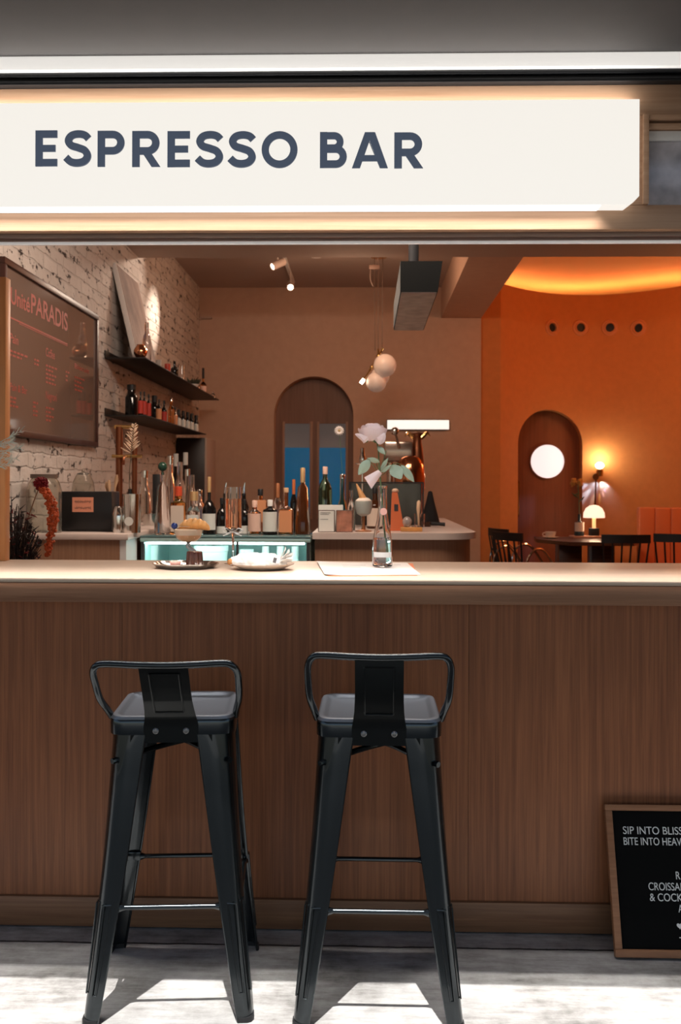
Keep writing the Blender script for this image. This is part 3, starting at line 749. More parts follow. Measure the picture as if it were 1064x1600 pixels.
lp = MB().box(-.005, .005, -.0002, .0008, -.008, .008, rot=Euler((.15, .25, 0)).to_matrix()).move((.044, -.043, .026)).build('sticker', mat('ink sticker', (.10, .10, .11), .6, vary=.6), w)
# paper menu on the counter, two stacked sheets with an orange one below
M['sheet'] = mat('menu paper', (.80, .76, .73), .7); M['orangesheet'] = mat('orange paper', (.75, .22, .09), .7)
def sheet(name, label, m, pts, z, cat, th=.0006, curl=0):
    q = [at(x, y, CAMZ and .26 * F / (y - HZ)) for x, y in pts]
    def fn(u, v):
        a = Vector((q[0].x, q[0].y, 0)).lerp(Vector((q[1].x, q[1].y, 0)), u); b = Vector((q[3].x, q[3].y, 0)).lerp(Vector((q[2].x, q[2].y, 0)), u)
        p = a.lerp(b, v); p.z = z + curl * (max(0, .25 - u) / .25) ** 2; return p
    o = MB().grid(fn, 16, 8, th).build(name, m, smooth=True)
    return tag(o, label, cat)
sheet('menu_sheet', 'orange sheet showing under the white menu at the counter front', 'orangesheet', ((505, 880), (645, 880), (652, 899), (512, 901)), CT + .0008, 'paper')
ms = sheet('menu_paper', 'white paper menu lying under the glass vase on the counter', 'sheet', ((495, 879.5), (636, 879.5), (657, 898), (507, 900)), CT + .0018, 'paper', curl=.004)
pr_ = MB()
for x, y, Ln in ((535, 884, 36), (536, 887, 28), (612, 883, 14), (615, 892, 12)):
    p = at(x, y, .26 * F / (y - HZ)); pr_.box(p.x, p.x + sx(Ln, p.y), p.y, p.y + .004, CT + .0018, CT + .0021)
pr_.build('print', mat('grey print', (.45, .43, .42), .7), ms, smooth=False)
# glass bottle vase with the rose
vy = 3.12; vx = at(597.5, 860, vy).x; zv = CT + .0022
v = thing('bottle_vase', 'clear tapered glass bottle holding the pink rose on the counter', 'vase', (vx, vy, zv))
zt2 = at(597, 759, vy).z - zv; R0 = sx(16, vy); zw = at(597, 840, vy).z - zv
pv = [(R0 * .80, 0), (R0 * .97, .004), (R0, .012), (R0 * .98, .05), (R0 * .93, .085), (R0 * .78, .115), (R0 * .56, .15), (R0 * .44, .18), (R0 * .42, zt2 - .012), (R0 * .47, zt2 - .006), (R0 * .46, zt2)]
MB().lathe([(0, 0)] + pv + [(R0 * .40, zt2 - .0005)] + [(max(.004, r - .0016), z + (.004 if z < .01 else 0)) for r, z in pv[::-1][1:]] + [(0, .006)], n=36).build('glass_body', 'glass', v)
MB().lathe([(0, .0065)] + [(r - .0019, z + (.005 if z < .01 else 0)) for r, z in pv if z < zw] + [(R0 * .94 - .0019, zw), (0, zw)], n=36).build('water', 'water', v)
MB().lathe([(0, .0012), (sx(5.6, vy), .001), (sx(5.6, vy), 0), (0, 0)], n=20, mtx=Matrix.Rotation(PI / 2, 4, 'X')).move((at(599, 800, vy).x - vx, -R0 * .60, at(599, 799, vy).z - zv)).build('round_sticker', mat('pink sticker', (.80, .44, .38), .6), v)
lbm = MB(); zL0 = at(597, 870, vy).z - zv; zL1 = at(597, 862, vy).z - zv
lbm.grid(lambda u, w_: Vector(((R0 + .0008) * math.sin((u - .5) * 2.0), -(R0 + .0008) * math.cos((u - .5) * 2.0), zL0 + (zL1 - zL0) * w_)), 16, 2, .0004)
lbm.build('label', 'sheet', v)
# rose
rz_ = at(582, 690, vy).z
rose = thing('rose', 'pale pink open rose with green leaves standing in the glass bottle', 'rose', (vx, vy, zv + .012))
def L_(px, py, dy=0): p = at(px, py, vy); return Vector((p.x - vx, dy, p.z - zv - .012))
stem_pts = [L_(604, 868), L_(600, 820), L_(596, 770), L_(593, 735), L_(591, 705), L_(589, 688)]
M['stemgreen'] = mat('stem green', (.10, .16, .065), .5); M['leafgreen'] = mat('leaf green', (.33, .42, .32), .5, vary=.12)
M['petal'] = mat('pale pink petal', (.88, .70, .70), .55, sss=.12)
MB().tube(stem_pts, [.0028, .0025, .0022, .0022], 8, smooth=4).build('stem', 'stemgreen', rose)
hc = L_(582, 672); U = sx(1, vy)
def shell(mb, az, R_, p0, p1, width, flare, cx=0.0, cz=0.0, droop=0.0):
    """one cupped petal on an ellipsoid shell of radius R_ around the flower heart"""
    def fn(u, w_):
        t = (u - .5) * 2
        top = 1 - .16 * abs(t) ** 3
        ph = math.radians(p0 + (p1 - p0) * w_ * top)
        a = az + t * width * (.45 + .55 * math.sin(PI * min(1, .12 + w_ * .62)))
        r = R_ * math.cos(ph) + flare * max(0, w_ - .55) ** 2 * 5 * (1 - .3 * abs(t)) + .8 * U * math.sin(3 * t + az * 5) * w_
        z = R_ * .80 * math.sin(ph) - flare * max(0, w_ - .8) * 1.5 - droop * w_ ** 2
        return hc + Vector((r * math.cos(a) + cx, r * math.sin(a), z + cz))
    mb.grid(fn, 14, 10, .0005)
pb = MB()
for k in range(3): shell(pb, .5 + k * 2.1, 6 * U, -80, 80, 1.3, 0, cz=5 * U)
for k in range(3): shell(pb, -1.9 + k * 2.1, 9.5 * U, -80, 66, 1.25, 0, cz=3.5 * U)
for k in range(4): shell(pb, -.9 + k * 1.57, 13.5 * U, -80, 52, 1.05, .8 * U, cz=2 * U)
for k in range(5): shell(pb, -1.5 + k * 1.257, 18 * U, -78, 33, .85, 1.5 * U, cz=0)
for k in range(5): shell(pb, -.75 + k * 1.257, 21 * U, -75, 16, .80, 2.5 * U, cz=-1 * U)
# two loose outer petals hanging down in front
for pts in (((-4, -9), (-22, -6), (-27, -8), (-16, -18), (-13, -21), (-2, -12)), ((2, -12), (10, -23), (19, -18), (20, -6), (12, -5), (4, -8))):
    P_ = [hc + Vector((x * U * 1.0, -.020 - .006 * (abs(x) / 20), z * U)) for x, z in pts]; c_ = sum(P_, Vector()) / len(P_); c_.y -= .008
    t = bmesh.new(); sp_pts = spline(P_, 4, True); vs_ = [t.verts.new(p) for p in sp_pts]; m1 = [t.verts.new(p.lerp(c_, .5) + Vector((0, -.004, 0))) for p in sp_pts]; cc = t.verts.new(c_)
    for i in range(len(vs_)):
        j = (i + 1) % len(vs_); t.faces.new((vs_[i], vs_[j], m1[j], m1[i])); t.faces.new((m1[i], m1[j], cc))
    bmesh.ops.recalc_face_normals(t, faces=t.faces); bmesh.ops.solidify(t, geom=t.faces[:], thickness=.0006); pb.add(t)
pb.build('bloom', 'petal', rose)
u = U
sep = MB()
for k in range(5):
    a = k * 1.257; sep.tube([hc + Vector((2 * u * math.cos(a), 2 * u * math.sin(a), -12 * u)), hc + Vector((8 * u * math.cos(a), 8 * u * math.sin(a), -15 * u)), hc + Vector((12 * u * math.cos(a), 12 * u * math.sin(a), -20 * u))], [1.8 * u, 1.4 * u, .2 * u], 6)
sep.lathe([(0, -18 * u), (3 * u, -17 * u), (4.5 * u, -13 * u), (2 * u, -9 * u), (0, -9 * u)], hc, 12)
sep.tube([hc + Vector((0, 0, -16 * u)), L_(589, 692)], .0024, 8)
sep.build('sepals', 'stemgreen', rose)
def leaf(p0, p1, wd, bend=.0, roll=0.0):
    p0 = Vector(p0); p1 = Vector(p1); d = p1 - p0; sd = d.cross(Vector((0, -1, 0))).normalized(); nn = sd.cross(d).normalized()
    sd = sd * math.cos(roll) + nn * math.sin(roll)
    def fn(u, w_):
        ww = wd * (math.sin(PI * min(1, w_ * .96 + .02)) ** .8) * (1 - .25 * w_)
        return p0 + d * w_ + sd * (u - .5) * 2 * ww + nn * (bend * math.sin(PI * w_) - abs(u - .5) * .006)
    MB().grid(fn, 6, 12, .0006).build('leaf', 'leafgreen', rose)
for q0, q1, wd, be, ro in (((578, 718), (560, 742), 9, .006, .2), ((593, 722), (574, 716), 6, .004, .7), ((613, 726), (626, 748), 12, .004, .15), ((627, 727), (647, 753), 7, .006, .3), ((590, 697), (601, 710), 5, .003, .1), ((595, 738), (611, 727), 5, .003, .8), ((594, 736), (606, 716), 4, .003, .3)):
    leaf(L_(*q0, rng.uniform(-.012, .004)), L_(*q1, rng.uniform(-.03, .0)), wd * U, be, ro)
tw = MB()
for q in (((594, 742), (584, 728), (576, 719)), ((594, 742), (604, 730), (613, 726)), ((604, 731), (618, 724), (628, 727)), ((594, 738), (598, 722), (604, 704)), ((594, 744), (602, 738), (608, 722)), ((593, 736), (588, 724), (593, 718))):
    tw.tube([L_(*p) for p in q], .0011, 6, smooth=4)
tw.build('twigs', 'stemgreen', rose)
MB().grid(lambda a, b: L_(594, 737, -.006) + Vector((-22 * U * b * (1 - .25 * a) + 6 * U * (a - .5), -.012 * math.sin(PI * a), -24 * U * b * (.5 + .5 * a) - 6 * U * (a - .5) + 0)), 6, 6, .0006).build('petal', 'petal', rose)
# ------------------------------------------------------------------ left wall
def onleft(px, py, off=0.0):
    """point of the left wall plane (shifted off into the room) seen at a photo pixel"""
    d = CR @ Vector(((px - 532) / F, (HZ - py) / F, -1)); t = (XL + off) / d.x
    return Vector((0, 0, CAMZ)) + d * t
# menu board
A = onleft(3, 403, .02); B = onleft(151, 491, .02); y0, y1 = A.y, B.y; z1 = (A.z + B.z) / 2
z0 = onleft(150, 699, .02).z
mb = thing('menu_board', 'large dark framed glass menu board with red lettering on the brick wall', 'menu board', (XL, y0, z0))
Wm, Hm = y1 - y0, z1 - z0
fm = MB(); ft = .032
for a in ((0, Wm, 0, ft), (0, Wm, Hm - ft, Hm)): fm.box(.001, .035, a[0], a[1], a[2], a[3], .002)
for a in ((0, ft), (Wm - ft, Wm)): fm.box(.001, .035, a[0], a[1], ft + .0005, Hm - ft - .0005, .002)
fm.build('frame', mat('dark mahogany', (.045, .014, .009), .4), mb)
MB().box(.002, .022, ft - .004, Wm - ft + .004, ft - .004, Hm - ft + .004).build('glazed_panel', mat('glazed board', (.150, .100, .078), .06, spec=.9), mb)
M['menured'] = mat('menu red', (.27, .034, .016), .6)
tx_ = MB()
def wtext(txt, px, py, h, w=1.0, ext=.0006):
    p = onleft(px, py, .024); b = text_bm(txt, 1.0, 0.0, off=.014)
    xs_ = [v.co.x for v in b.verts]; wid = max(xs_) - min(xs_)
    hh = sx(h, p.y)
    for v_ in b.verts: v_.co = Vector((.0228 + 0 * v_.co.y, p.y - y0 + (v_.co.x - min(xs_)) / wid * w, p.z - z0 + v_.co.z * hh / .72))
    tx_.add(b)
# the title spans 17..105 px of the photo along the wall
def ylen(pa, pb, y=500): return onleft(pb, y, .024).y - onleft(pa, y, .024).y
wtext('Unité', 17, 473, 26, ylen(17, 47)); wtext('PARADIS', 49, 488, 31, ylen(49, 106))
wtext('Pain', 16, 534, 15, ylen(16, 29)); wtext('Coffee', 72, 556, 14, ylen(72, 86)); wtext('Pain & Bar', 16, 609, 12, ylen(16, 43)); wtext('Negroni', 72, 623, 13, ylen(72, 89)); wtext('Biscuit', 117, 575, 8, ylen(117, 140))
def wline(px0, px1, py, th=.006):
    a = onleft(px0, py, .024); b = onleft(px1, py, .024)
    tx_.box(.0224, .0230, a.y - y0, b.y - y0, a.z - z0, a.z - z0 + th)
wline(16, 106, 497, .008); wline(30, 106, 506, .004)
for px, py, n_, ln in ((16, 549, 2, 24), (54, 563, 2, 5), (72, 572, 5, 14), (103, 582, 3, 3), (117, 590, 4, 12), (16, 622, 3, 10), (52, 630, 4, 6), (72, 638, 4, 10)):
    for i in range(n_):
        p = onleft(px, py + i * 6.5, .024); a = p.y; ln_ = ylen(px, px + ln * (1 - .22 * (i % 2)))
        k = 0; rr_ = random.Random(px * 7 + i); yy = a
        while yy < a + ln_:
            wd = rr_.uniform(.02, .05); tx_.box(.0224, .0230, yy - y0, yy + wd - y0, p.z - z0, p.z - z0 + .010); yy += wd + .012
tx_.build('lettering', 'menured', mb, smooth=False)
# shelves: dark metal ledges with an upstand against the wall
M['shelf'] = mat('black steel shelf', (.016, .013, .012), .5, .3)
def shelf(label, px0, pxf, pyf):
    q = onleft(px0, pyf); y_0 = q.y; xf = at(pxf[0], pyf, y_0).x; z = q.z; y_1 = XL + 0
    d = CR @ Vector(((pxf[1] - 532) / F, 0, -1)); y_1 = xf / d.x * d.y
    o = MB().box(XL + .001, xf, y_0, y_1, z, z + .008, .001).box(XL + .001, XL + .008, y_0, y_1, z + .0085, z + .055, .001).build('wall_shelf', 'shelf')
    tag(o, label, 'shelf', 'steel wall shelves'); return z + .008, y_0, y_1, xf
US, us0, us1, usx = shelf('upper black steel shelf on the brick wall, carrying the leaning canvas', 163, (228, 342), 560)
LS, ls0, ls1, lsx = shelf('lower black steel shelf on the brick wall, carrying dark bottles', 163, (228, 322), 650)
# canvas leaning on the upper shelf
cy = us0 + .22
cnv = thing('canvas_picture', 'tall pale canvas leaning against brick wall on upper shelf', 'picture', (usx - .10, cy, US + .001))
ctop = onleft(178, 413, .04); chh = 2.78 - US
ang = math.atan2((usx - .055) - (XL + .05), .62)
hgt = .70; wdt = .66
cnv.rotation_euler = (0, -math.atan2(.165, hgt), 0)
MB().box(-.035, 0, 0, wdt, .0, hgt, .003).build('canvas', mat('pale canvas side', (.66, .60, .56), .8), cnv)
m_, nt_, b_ = newmat('painted canvas'); tc_ = nt_.nodes.new('ShaderNodeTexCoord'); n_ = nt_.nodes.new('ShaderNodeTexNoise'); n_.inputs['Scale'].default_value = 3.5; n_.inputs['Detail'].default_value = 4
r_ = nt_.nodes.new('ShaderNodeValToRGB'); r_.color_ramp.elements[0].color = (.17, .115, .095, 1); r_.color_ramp.elements[1].color = (.33, .235, .195, 1); r_.color_ramp.elements[0].position = .35; r_.color_ramp.elements[1].position = .65
nt_.links.new(tc_.outputs['Object'], n_.inputs['Vector']); nt_.links.new(n_.outputs[0], r_.inputs[0]); nt_.links.new(r_.outputs[0], b_.inputs['Base Color']); b_.inputs['Roughness'].default_value = .8
MB().box(.0005, .002, .012, wdt - .012, .012, hgt - .012).build('painting', m_, cnv)

def prof_bottle(h, r, nr, sh=.62, nk=.78):
    return [(0, 0), (r * .9, 0), (r, .004), (r, h * sh), (r * .93, h * (sh + .04)), (r * .55 + nr * .45, h * (nk - .06)), (nr * 1.08, h * nk), (nr, h * .86), (nr, h * .95)]
def bottle(label, px, ytop, Y, z, wpx, gl='dark_glass', cap=None, caph=.14, lab=None, l0=.12, l1=.5, nr=.30, sh=.55, nk=.72, group=None, square=False, name='bottle', capr=1.15, foot=True, x=None):
    p = at(px, ytop, Y); h = p.z - z; r = sx(wpx, Y) / 2; n = r * nr * 1.0
    X = p.x if x is None else x
    pr = prof_bottle(h, r, n, sh, nk)
    o = MB().lathe(pr + [(n, h * (1 - caph) if cap else h), (0, h * (1 - caph) if cap else h)], n=20)
    if square:
        for v_ in o.bm.verts:
            rad = math.hypot(v_.co.x, v_.co.y)
            if rad > n * 1.5:
                m_ = max(abs(v_.co.x), abs(v_.co.y)); k = rad / m_; k = 1 + (k - 1) * .75 * min(1, (rad - n) / max(1e-6, r - n)); v_.co.x *= k * .93; v_.co.y *= k * .8
    o = o.build(name, gl, loc=(X, Y, z)); tag(o, label, name.split('_')[-1], group)
    if cap: MB().lathe([(0, h * (1 - caph) + .0003), (n * capr, h * (1 - caph) + .0003), (n * capr, h - .002), (n * capr * .9, h), (0, h)], n=16).build('cap', cap, o)
    if lab:
        if square: MB().box(-r * .78, r * .78, -r * .835, -r * .805, h * l0, h * l1).build('label', lab, o)
        else: MB().grid(lambda u, w_: Vector(((r + .0009) * math.sin((u - .5) * 2.5), -(r + .0009) * math.cos((u - .5) * 2.5), h * (l0 + (l1 - l0) * w_))), 14, 2, .0005).build('label', lab, o)
    return o
def shelf_y(px, xx):
    d = CR @ Vector(((px - 532) / F, 0, -1)); return xx / d.x * d.y
# --- upper shelf
xx = usx - .05
Y = max(shelf_y(199, xx), us0 + .06); p = at(199, 545, Y)
h = at(199, 533, Y).z - US
o = MB().lathe([(0, 0), (.02, 0), (.035, .012), (.046, .035), (.045, .055), (.032, .078), (.024, .088), (.026, .092)], n=24).build('copper_vase', 'copper', loc=(xx, Y, US)); tag(o, 'round copper vase at the near end of the upper shelf', 'vase')
UG = 'things on the upper shelf'
x2 = usx - .035; Y2 = max(shelf_y(203, x2), us0 + .06)
bottle('tall clear glass bottle behind the copper vase on the upper shelf', 201, 504, Y2 + .12, US, 14, 'glass', nr=.45, sh=.5, nk=.7, x=x2)
def small(px, ytop, w, mtl, label, name, kind='can', dx=.06, **k):
    X = usx - dx; Y = shelf_y(px, X); z = US; h = max(.05, at(px, ytop, Y).z - z)
    if kind == 'can':
        r = sx(w, Y) / 2; o = MB().lathe([(0, 0), (r, 0), (r, h), (r * .9, h + .002), (0, h + .002)], n=20).build(name, mtl, loc=(X, Y, z)); tag(o, label, name.split('_')[-1])
    elif kind == 'glass':
        r = sx(w, Y) / 2; o = MB().lathe([(0, 0), (r * .8, 0), (r, h), (r - .002, h), (r * .8 - .002, .004), (0, .004)], n=20).build(name, 'glass', loc=(X, Y, z)); tag(o, label, 'glass')
    return o
small(247, 563, 9, mat('grey tin', (.33, .30, .28), .5), 'small grey tin on the upper shelf beside the lit wall', 'tin')
small(261, 569, 9, mat('red tin', (.45, .04, .02), .4), 'small red tin on the upper shelf', 'tin')
bottle('dark bottle with clear stopper beside the red tin on the upper shelf', 272, 563, shelf_y(272, usx - .06), US, 12, 'dark_glass', cap='glass', caph=.28, sh=.5, nk=.66, x=usx - .06)
small(284, 571, 10, None, 'straight clear tumbler on the upper shelf left of the green plant', 'tumbler', 'glass')
Xp = usx - .09; Yp = shelf_y(300, Xp)
pp = thing('potted_plant', 'small dark-leaved plant in a white bowl on the upper shelf', 'plant', (Xp, Yp, US))
MB().lathe([(0, 0), (.03, 0), (.06, .05), (.056, .05), (.03, .006), (0, .006)], n=20).build('bowl', 'white', pp)
lf = MB(); rg = random.Random(5)
for i in range(26):
    a = rg.uniform(0, 2 * PI); e = rg.uniform(.3, 1.3); Ln = rg.uniform(.04, .085); b0 = Vector((.02 * math.cos(a), .02 * math.sin(a), .045)); t_ = b0 + Vector((math.cos(a) * math.cos(e), math.sin(a) * math.cos(e), math.sin(e))) * Ln
    lf.tube([b0, b0.lerp(t_, .5), t_], [.002, .011, .001], 5)
lf.build('foliage', mat('dark leaf', (.045, .05, .03), .6), pp)
bottle('amber round bottle behind the white bowl on the upper shelf', 309, 596, shelf_y(308, usx - .07), US, 12, 'amber_glass', cap='black', sh=.5, nk=.7, x=usx - .07)
bottle('slim bottle with black neck at the far end of the upper shelf', 318, 575, shelf_y(317, usx - .05), US, 11, 'amber_glass', cap='black', caph=.42, sh=.30, nk=.45, lab='pink_label', l0=.05, l1=.28, x=usx - .05)
bottle('tiny clear vial at the very tip of the upper shelf', 333, 612, shelf_y(332, usx - .03), US, 7, 'glass', x=usx - .03)
# --- lower shelf bottles
LG = 'bottles on the lower shelf'
def low(label, px, ytop, w, gl, dx=.07, **k):
    X = lsx - dx; Y = max(shelf_y(px, X), ls0 + .06); return bottle(label, px, ytop, Y, LS, w, gl, x=X, **k)
low('big squat black jar at the near end of the lower shelf', 205, 601, 20, 'dark_glass', dx=.17, nr=.62, sh=.60, nk=.72, cap='black', caph=.16, name='jar')
low('nearest of the black bottles with red stripes beside the big jar', 218, 612, 8, 'dark_glass', cap='black', lab='redlabel', l0=.08, l1=.62, group=LG, dx=.05)
low('middle of the black bottles with red stripes on the lower shelf', 225, 612, 8, 'dark_glass', cap='black', lab='redlabel', l0=.08, l1=.62, group=LG, dx=.05)
low('farthest of the three tall black bottles with red stripes', 232, 616, 8, 'dark_glass', cap='black', lab='redlabel', l0=.08, l1=.62, group=LG, dx=.05)
low('wide-necked black bottle behind the three red-striped bottles', 241, 618, 13, 'dark_glass', cap='black', caph=.25, nr=.6, group=LG, dx=.12)
low('black bottle with orange label in the middle of the lower shelf', 248, 624, 9, 'dark_glass', cap='black', lab='orange_label', l0=.05, l1=.55, group=LG, dx=.035)
low('black bottle with dull red label just before the amber bottle', 256, 626, 9, 'dark_glass', cap='black', lab='redlabel', l0=.05, l1=.5, group=LG, dx=.06)
low('gleaming amber bottle standing out on the lower shelf', 267, 622, 10, 'amber_glass', cap='chrome', group=LG, dx=.05, nr=.45)
low('brown bottle with bright orange label behind the amber bottle', 273, 636, 9, 'brown_glass', cap='black', lab='orange_label', l0=.05, l1=.6, group=LG, dx=.08)
for i, (px, yt) in enumerate(((279, 640), (286, 642), (293, 644), (299, 646), (306, 649))):
    low(('first', 'second', 'third', 'fourth', 'last')[i] + ' of five small white-labelled black bottles at the lower shelf far end', px, yt, 8, 'dark_glass', cap='black', caph=.3, nr=.6, lab='white_label', l0=.05, l1=.5, group=LG, dx=.06)
# copper pipes of the tap tower under the lower shelf, standing on the worktop
WT = 1.05; WX = -1.18; WF = 4.92
# --- worktop along the brick wall and its cabinet
wc = thing('side_cabinet', 'oak cabinet with pale worktop along the brick wall under the menu board', 'cabinet', (XL, WF, 0))
MB().box(.002, WX - XL, -.012, 5.0, WT - .03, WT, .003).build('worktop', 'quartz', wc)
MB().box(.002, WX - XL - .045, 0, 4.98, .05, WT - .0305).build('body', 'cab', wc)
MB().box(WX - XL - .044, WX - XL - .012, .002, .235, .05, WT - .0305).build('end_panel', 'white', wc)
# --- display fridge
FX0, FX1, FY0, FY1, FZ = WX + .008, at(484, 840, 5.15).x, 5.165, 5.83, 1.03
df = thing('display_fridge', 'glass-fronted display fridge glowing cyan under the row of bottles', 'fridge', (FX0, FY0, 0))
w_ = FX1 - FX0; d_ = FY1 - FY0
M['fridgeframe'] = mat('dark fridge frame', (.05, .05, .052), .4, .3); M['fridgein'] = mat('fridge lining', (.58, .80, .77), .5)
fb = MB().box(0, w_, .03, d_, .02, .10, .002).box(0, .018, .012, d_, .10, FZ - .036).box(w_ - .018, w_, .012, d_, .10, FZ - .036)
fb.box(0, w_, d_ - .02, d_ - .001, .1005, FZ - .036).build('body', 'fridgein', df)
MB().box(-.004, w_ + .004, -.014, d_, FZ - .010, FZ, .002).build('glass_top', mat('teal glass top', (.10, .19, .20), .06, spec=.9), df)
MB().box(-.003, w_ + .003, -.012, d_, FZ - .032, FZ - .0105, .001).build('top_rail', mat('fridge rail', (.42, .62, .60), .3, .3), df)
MB().box(.0, .016, -.008, .011, .10, FZ - .0325).box(w_ - .016, w_, -.008, .011, .10, FZ - .0325).box(w_ * .565, w_ * .565 + .012, -.008, .004, .10, FZ - .0325).build('frame', 'fridgeframe', df)
MB().box(.0165, w_ - .0165, .005, .010, .10, FZ - .033).build('glass_front', 'thinglass', df)
MB().box(.03, w_ - .03, .025, .045, FZ - .045, FZ - .0335).build('tube_light', mat('fridge tube', (.8, 1, 1), .4, emit=(.72, 1, .96), es=21), df)
MB().box(.019, w_ - .019, .03, d_ - .021, .800, .806).build('shelf', mat('fridge shelf', (.5, .6, .6), .3), df)
ft_ = [('wide white tub with lid on the left inside the fridge', 330, 852, 40, 'tub'), ('tall white tub at the left edge inside the fridge', 234, 851, 26, 'tub'), ('pale tub near the middle of the fridge', 385, 858, 22, 'tub')]
for i, (lb_, px, yt, wp, nm) in enumerate(ft_):
    Yf = 5.36; r = sx(wp, Yf) / 2 * (1.3 if i == 0 else 1); h = at(px, yt, Yf).z - .806
    o = MB().lathe([(0, 0), (r * .9, 0), (r, h * .8), (r * 1.04, h * .82), (r * 1.04, h), (0, h)], n=24).build('tub', mat('white tub', (.80, .86, .84), .5), loc=(at(px, yt, Yf).x, Yf, .806)); tag(o, lb_, 'tub')
for i, px in enumerate((415, 438, 461)):
    Yf = 5.34; bottle(('leftmost', 'middle', 'rightmost')[i] + ' of three white capped bottles inside the fridge', px, 853, Yf, .806, 19, mat('milk', (.66, .72, .66), .4), cap='white', caph=.35, nr=.5, sh=.40, nk=.55, group='bottles in the fridge')
# --- bottles on the fridge
FG = 'bottles on the display fridge'
def fb_(label, px, yt, Yb, wp, gl, **k): k.setdefault('group', FG); return bottle(label, px, yt, Yb, FZ, wp, gl, **k)
dec = fb_('tall clear decanter with round dark green stopper, leftmost on the fridge', 254, 738, 5.34, 25, 'glass', nr=.30, sh=.22, nk=.82, name='decanter')
p = at(254, 729, 5.34); h = p.z - FZ
MB().ball((0, 0, h), sx(7.5, 5.34), 16).cyl((0, 0, h - .045), (0, 0, h - .02), .006).build('stopper', mat('dark green glass', (.02, .06, .04), .08), dec)
fb_('amber bottle with red cap and large cream label on the fridge', 279, 760, 5.32, 26, 'amber_glass', cap='red', caph=.20, lab='cream_label', l0=.06, l1=.60, nr=.40, sh=.62, nk=.74, square=True, capr=1.1)
fb_('clear squat bottle with gold cap right of the red-capped bottle', 303, 768, 5.38, 23, 'glass', cap='gold', caph=.22, lab='white_label', l0=.10, l1=.45, nr=.5, sh=.50, nk=.66, square=True)
fb_('black wine bottle with white label and long pinkish gold capsule', 327, 745, 5.33, 22, 'dark_glass', cap='gold', caph=.27, lab='white_label', l0=.08, l1=.36, nr=.22, sh=.42, nk=.60)
fb_('short dark bottle with white label half hidden behind the flute, left side', 347, 778, 5.34, 17, 'dark_glass', lab='white_label', l0=.02, l1=.22, nr=.35, cap='black')
fb_('short dark bottle with white label just right of the flute', 382, 780, 5.34, 17, 'dark_glass', lab='white_label', l0=.02, l1=.25, nr=.35, cap='black')
fb_('amber bottle with pale pink label right of the flute', 398, 782, 5.31, 21, 'amber_glass', lab='pink_label', l0=.10, l1=.62, nr=.35, sh=.62, nk=.75, cap='pink_label', caph=.2)
fb_('round black bottle with white label and white ball stopper', 422, 781, 5.30, 23, 'dark_glass', lab='white_label', l0=.10, l1=.66, nr=.25, sh=.68, nk=.80, cap='white', caph=.18, capr=1.5)
fb_('squat bottle with wide orange label next to the tall brown bottle', 447, 762, 5.30, 25, 'amber_glass', lab='orange_label', l0=.06, l1=.52, nr=.28, sh=.50, nk=.62, cap='cork', caph=.10, square=True)
fb_('tall slender dark brown teardrop bottle with pale wooden stopper', 473, 731, 5.32, 24, 'brown_glass', cap='gold', caph=.22, nr=.26, sh=.20, nk=.76, capr=1.2)
fb_('squat bottle with orange label and black stopper behind the pale pink one', 407, 764, 5.52, 25, 'amber_glass', lab='orange_label', l0=.25, l1=.75, nr=.3, sh=.66, nk=.76, cap='black', caph=.15, square=True)
fb_('clear bottle with copper-coloured capsule in the second row', 434, 755, 5.55, 13, 'glass', cap=mat('copper foil', (.50, .20, .09), .4, .5), caph=.3, nr=.4)
fb_('bottle with orange capsule directly left of the tall brown bottle', 459, 749, 5.55, 11, 'dark_glass', cap=mat('orange foil', (.58, .16, .05), .4, .3), caph=.28, nr=.4)
fb_('clear squat bottle behind the gold-capped one', 312, 765, 5.60, 18, 'glass', nr=.4, cap='chrome')
# metal jiggers rising behind the flute
for i, px in enumerate((352, 381)):
    Yj = 5.62; p = at(px, 754, Yj); o = thing('pour_spout', ('bottle with chrome pour spout behind the flute, on its left', 'bottle with chrome pour spout behind the flute, on its right')[i], 'bottle', (p.x, Yj, FZ)); h = p.z - FZ
    MB().lathe([(0, 0), (.03, 0), (.03, h * .5), (.012, h * .68), (.012, h * .78), (0, h * .78)], n=18).build('glass_body', 'dark_glass', o); MB().tube([(0, 0, h * .78), (0, 0, h * .9), (.006, 0, h)], [.009, .006, .003], 8).build('spout', 'chrome', o)

# --- things on the left worktop
M['jarglass'] = mat('jar glass', (.80, .78, .72), .04, trans=.95, ior=1.25)
Yj = 5.02; p = at(62, 800, Yj)
jr = thing('storage_jar', 'large clear glass storage jar with dark flat lid behind the red flower', 'jar', (at(69, 800, 5.02).x, 5.02, WT)); r = .088; h = at(68, 741, 5.02).z - WT
MB().lathe([(0, 0), (r * .95, 0), (r, .01), (r, h * .72), (r * .86, h * .86), (r * .70, h * .93), (r * .66, h * .93), (r * .82, h * .85), (r - .004, h * .72), (r - .004, .01), (0, .006)], n=32).build('glass_body', 'jarglass', jr)
MB().lathe([(0, h * .931), (r * .78, h * .931), (r * .78, h), (0, h)], n=32).build('lid', mat('jar lid', (.10, .07, .055), .5), jr)
Ym = 5.13
bx0, bx1 = at(92, 800, Ym).x, at(175, 800, Ym).x; bz = at(130, 768, Ym).z
bx0 = max(bx0, XL + .01)
bb = thing('till_box', 'black box with pink handwritten note on the left worktop', 'box', (bx0, Ym, WT))
MB().box(0, bx1 - bx0, 0, .16, .008, bz - WT, .008).box(.0, bx1 - bx0, .012, .15, 0, .0079).build('housing', mat('black plastic', (.010, .010, .011), .35), bb)
nx0, nx1 = at(113, 800, Ym).x - bx0, at(146, 800, Ym).x - bx0; nz0, nz1 = at(130, 800, Ym).z - WT, at(130, 777, Ym).z - WT
nt2 = MB().box(nx0, nx1, -.0015, -.0002, nz0, nz1).build('paper_note', mat('pink note', (.66, .26, .16), .7), bb)
